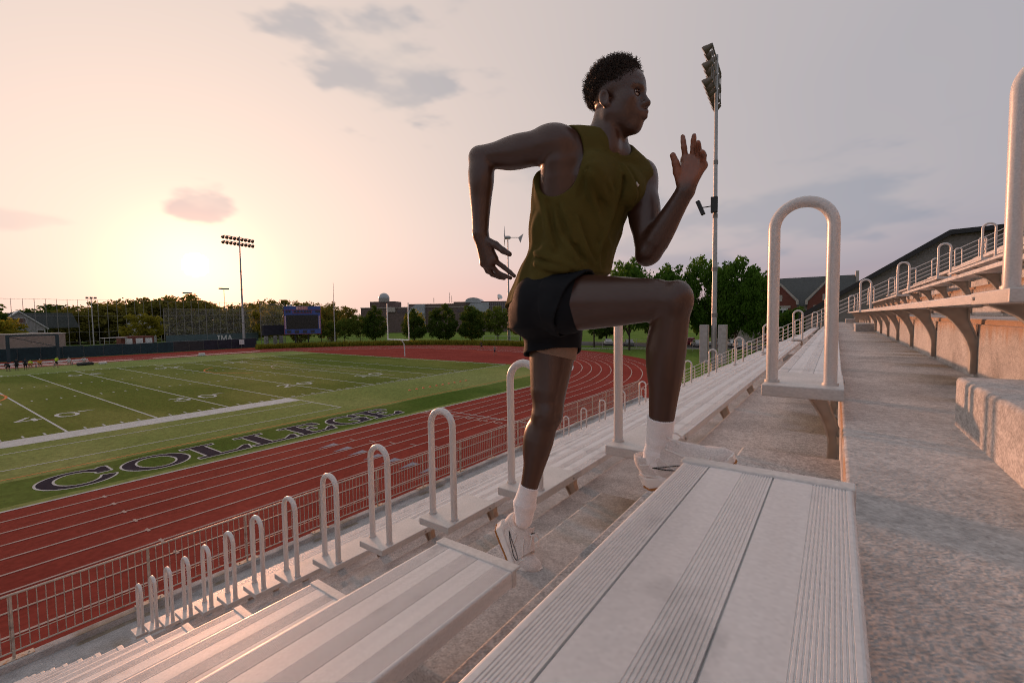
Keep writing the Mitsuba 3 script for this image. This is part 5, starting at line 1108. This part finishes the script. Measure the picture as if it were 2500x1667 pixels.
# ---------------------------------------------------------------- small people, bench, cones
POSES = dict(
    stand=dict(pel=(0, 0, .95), chest=(.02, 0, 1.28), neck=(.02, 0, 1.48), head=(.05, 0, 1.64), el=((-.04, .25, 1.16), (-.02, -.25, 1.15)), wr=((.12, .22, .95), (.10, -.24, .93)), kn=((.04, .10, .50), (.02, -.11, .50)), an=((.0, .11, .07), (-.03, -.12, .07))),
    walk=dict(pel=(0, 0, .94), chest=(.06, 0, 1.26), neck=(.09, 0, 1.46), head=(.13, 0, 1.62), el=((-.16, .26, 1.20), (.16, -.26, 1.18)), wr=((.0, .26, .98), (.38, -.20, 1.16)), kn=((.22, .10, .52), (-.10, -.10, .50)), an=((.18, .10, .08), (-.42, -.10, .20))),
    sit=dict(pel=(0, 0, .50), chest=(.08, 0, .80), neck=(.14, 0, .98), head=(.22, 0, 1.13), el=((.20, .24, .72), (.22, -.24, .72)), wr=((.42, .12, .60), (.42, -.12, .60)), kn=((.44, .14, .52), (.44, -.14, .50)), an=((.42, .15, .07), (.46, -.15, .07))),
    bend=dict(pel=(-.1, 0, .80), chest=(.18, 0, .98), neck=(.36, 0, 1.02), head=(.50, 0, 1.00), el=((.32, .22, .76), (.34, -.22, .74)), wr=((.42, .12, .50), (.44, -.10, .48)), kn=((.16, .13, .46), (.12, -.13, .46)), an=((-.02, .14, .07), (-.08, -.14, .07))))
mat('skin_pale', (.32, .19, .13), .6); mat('skin_brown', (.14, .075, .05), .6)
def cmat(c):
    n_ = 'cloth_' + '_'.join(f'{int(x * 99)}' for x in c)
    if n_ not in scene: mat(n_, c, .85)
    return n_
def small_person(x, y, yaw, pose, shirt_c, short_c, skin_m, hair_c, label, grp=None):
    p = {k: np.array(v_, float) for k, v_ in POSES[pose].items()}; t = thing('person', label, 'person', grp)
    def fld(): return Field((-.65, -.45, -.02), (.75, .45, 1.85), .025)
    sh_ = [p['chest'] * .3 + p['neck'] * .7 + np.array([0, s * .17, 0]) for s in (1, -1)]; hp = [p['pel'] + np.array([0, s * .09, -.02]) for s in (1, -1)]
    B = fld(); B.cap(p['pel'], p['chest'], .13, .145, .04); B.cap(p['chest'], p['neck'], .13, .06, .05); B.cap(sh_[0], sh_[1], .065, .065, .04); B.cap(p['neck'], p['head'], .055, .06, .03); B.ell(p['head'] + np.array([.0, 0, .04]), np.array([.10, .078, .125]), .02)
    for i in (0, 1):
        B.cap(sh_[i], p['el'][i], .055, .045, .03); B.cap(p['el'][i], p['wr'][i], .043, .030, .02); w = p['wr'][i] - p['el'][i]; w /= np.linalg.norm(w); B.cap(p['wr'][i], p['wr'][i] + w * .11, .034, .026, .02)
        B.cap(hp[i], p['kn'][i], .088, .060, .04); B.cap(p['kn'][i], p['an'][i], .058, .038, .02); B.cap(p['an'][i] + np.array([-.05, 0, -.03]), p['an'][i] + np.array([.17, 0, -.035]), .042, .036, .02)
    C_ = fld(); C_.cap(p['pel'] + (p['chest'] - p['pel']) * .2, p['chest'], .15, .162, .04); C_.cap(p['chest'], p['neck'] - [0, 0, .05], .145, .08, .05); C_.cap(sh_[0], sh_[1], .08, .08, .04)
    for i in (0, 1): C_.cap(sh_[i], sh_[i] + (p['el'][i] - sh_[i]) * .6, .072, .068, .03)
    D_ = fld(); D_.cap(p['pel'] - [0, 0, .02], p['pel'] + (p['chest'] - p['pel']) * .25, .148, .150, .04)
    for i in (0, 1): D_.cap(hp[i], hp[i] + (p['kn'][i] - hp[i]) * .7, .108, .095, .03)
    h_ = trimesh.creation.icosphere(2, 1.0); h_ = trimesh.intersections.slice_mesh_plane(h_, (-.5, 0, .8), (0, 0, 0.0), cap=False); h_.apply_scale((.112, .088, .128)); h_.apply_translation(p['head'] + [-.004, 0, .045])
    tr = T().translate([x, y, 0]).rotate([0, 0, 1], math.degrees(yaw))
    put('body', P(B.mesh(1), skin_m, smooth=True), t, tr); put('shirt', P(C_.mesh(1), cmat(shirt_c), smooth=True), t, tr); put('shorts', P(D_.mesh(1), cmat(short_c), smooth=True), t, tr); put('hair', P(h_, cmat(hair_c), smooth=True), t, tr)
BLK, WHT, NEON, ORG = (.012, .012, .014), (.60, .60, .60), (.45, .62, .03), (.55, .25, .03)
for a in ((10.2, 97.0, 1.9, 'bend', BLK, BLK, 'skin_brown', BLK, 'person in black bending over at the left edge of the field'), (8.8, 98.5, 1.6, 'stand', BLK, BLK, 'skin_pale', BLK, 'person in black cut by the left edge of the photo'),
          (11.0, 96.8, 1.6, 'stand', BLK, BLK, 'skin_brown', BLK, 'person in black standing with the back turned, left of a pair'), (11.9, 97.0, 1.5, 'stand', (.02, .024, .035), BLK, 'skin_brown', BLK, 'person in black standing with the back turned, right of a pair'),
          (12.9, 100.9, -1.6, 'sit', (.08, .42, .03), (.45, .60, .04), 'skin_pale', BLK, 'person in bright green seated on the white bench'), (12.6, 99.0, 1.2, 'bend', NEON, (.50, .20, .10), 'skin_pale', BLK, 'person in neon yellow stooping before the white bench'), (13.9, 100.9, -1.5, 'sit', ORG, BLK, 'skin_pale', WHT, 'person in orange top and white cap seated on the bench'),
          (15.2, 97.2, .3, 'walk', NEON, BLK, 'skin_pale', (.03, .02, .015), 'person in neon yellow vest and black shorts walking by the bench'), (17.2, 100.9, -1.6, 'sit', WHT, WHT, 'skin_pale', WHT, 'person in white with a white cap seated on the bench'), (19.0, 100.9, -1.6, 'sit', WHT, (.45, .45, .46), 'skin_pale', BLK, 'person in white with dark hair seated at the end of the bench'),
          (75.0, 62.0, 2.2, 'walk', BLK, BLK, 'skin_pale', (.05, .03, .02), 'jogger in black far round the bend of the track'), (65.0, 50.6, 2.6, 'walk', (.30, .22, .20), (.02, .025, .06), 'skin_pale', (.05, .03, .02), 'jogger in pale top and navy shorts on the red bend')):
    small_person(*a)
t = thing('team_bench', 'long low white team bench on the far sideline', 'bench')
for i in range(5): put('seat_plank', P(bx(9.4 + 2.05 * i, 11.4 + 2.05 * i, 100.75, 101.15, .40, .46), 'white_paint'), t); put('back_plank', P(bx(9.4 + 2.05 * i, 11.4 + 2.05 * i, 101.2, 101.26, .62, .86), 'white_paint'), t)
for i in range(6): put('leg', P(bx(9.4 + 2.04 * i, 9.5 + 2.04 * i, 100.8, 101.24, 0, .40), 'pole_grey'), t)
t = thing('equipment_bag', 'black equipment bag lying at the end of the white bench', 'bag'); put('bag', P(rbox(17.6, 19.6, 97.6, 98.4, .0, .5, .15), 'dark_metal', smooth=True), t)
t = thing('white_box', 'small white box lying on the turf by the bench', 'box'); put('lid', P(rbox(20.4, 21.4, 98.4, 99.0, .0, .3, .06), 'white_paint'), t)
t = thing('throwing_mat', 'small pale marker block on the far sideline', 'marker'); put('block', P(rbox(36.2, 37.2, 102.2, 102.8, .0, .55, .06), 'white_paint'), t); put('base', P(rbox(36.0, 37.4, 102.0, 103.0, .0, .08, .02), 'dark_metal'), t)
for i in range(10):
    x = 28.5 + .86 * i
    k = put('marker_cone', CONE, None, T().translate([x, 32.4 - .02 * i, .012])); labels[k] = {'label': ORD[i] + ' small orange disc cone from the left in the row on the turf', 'category': 'cone', 'group': 'orange disc cones in one straight row'}
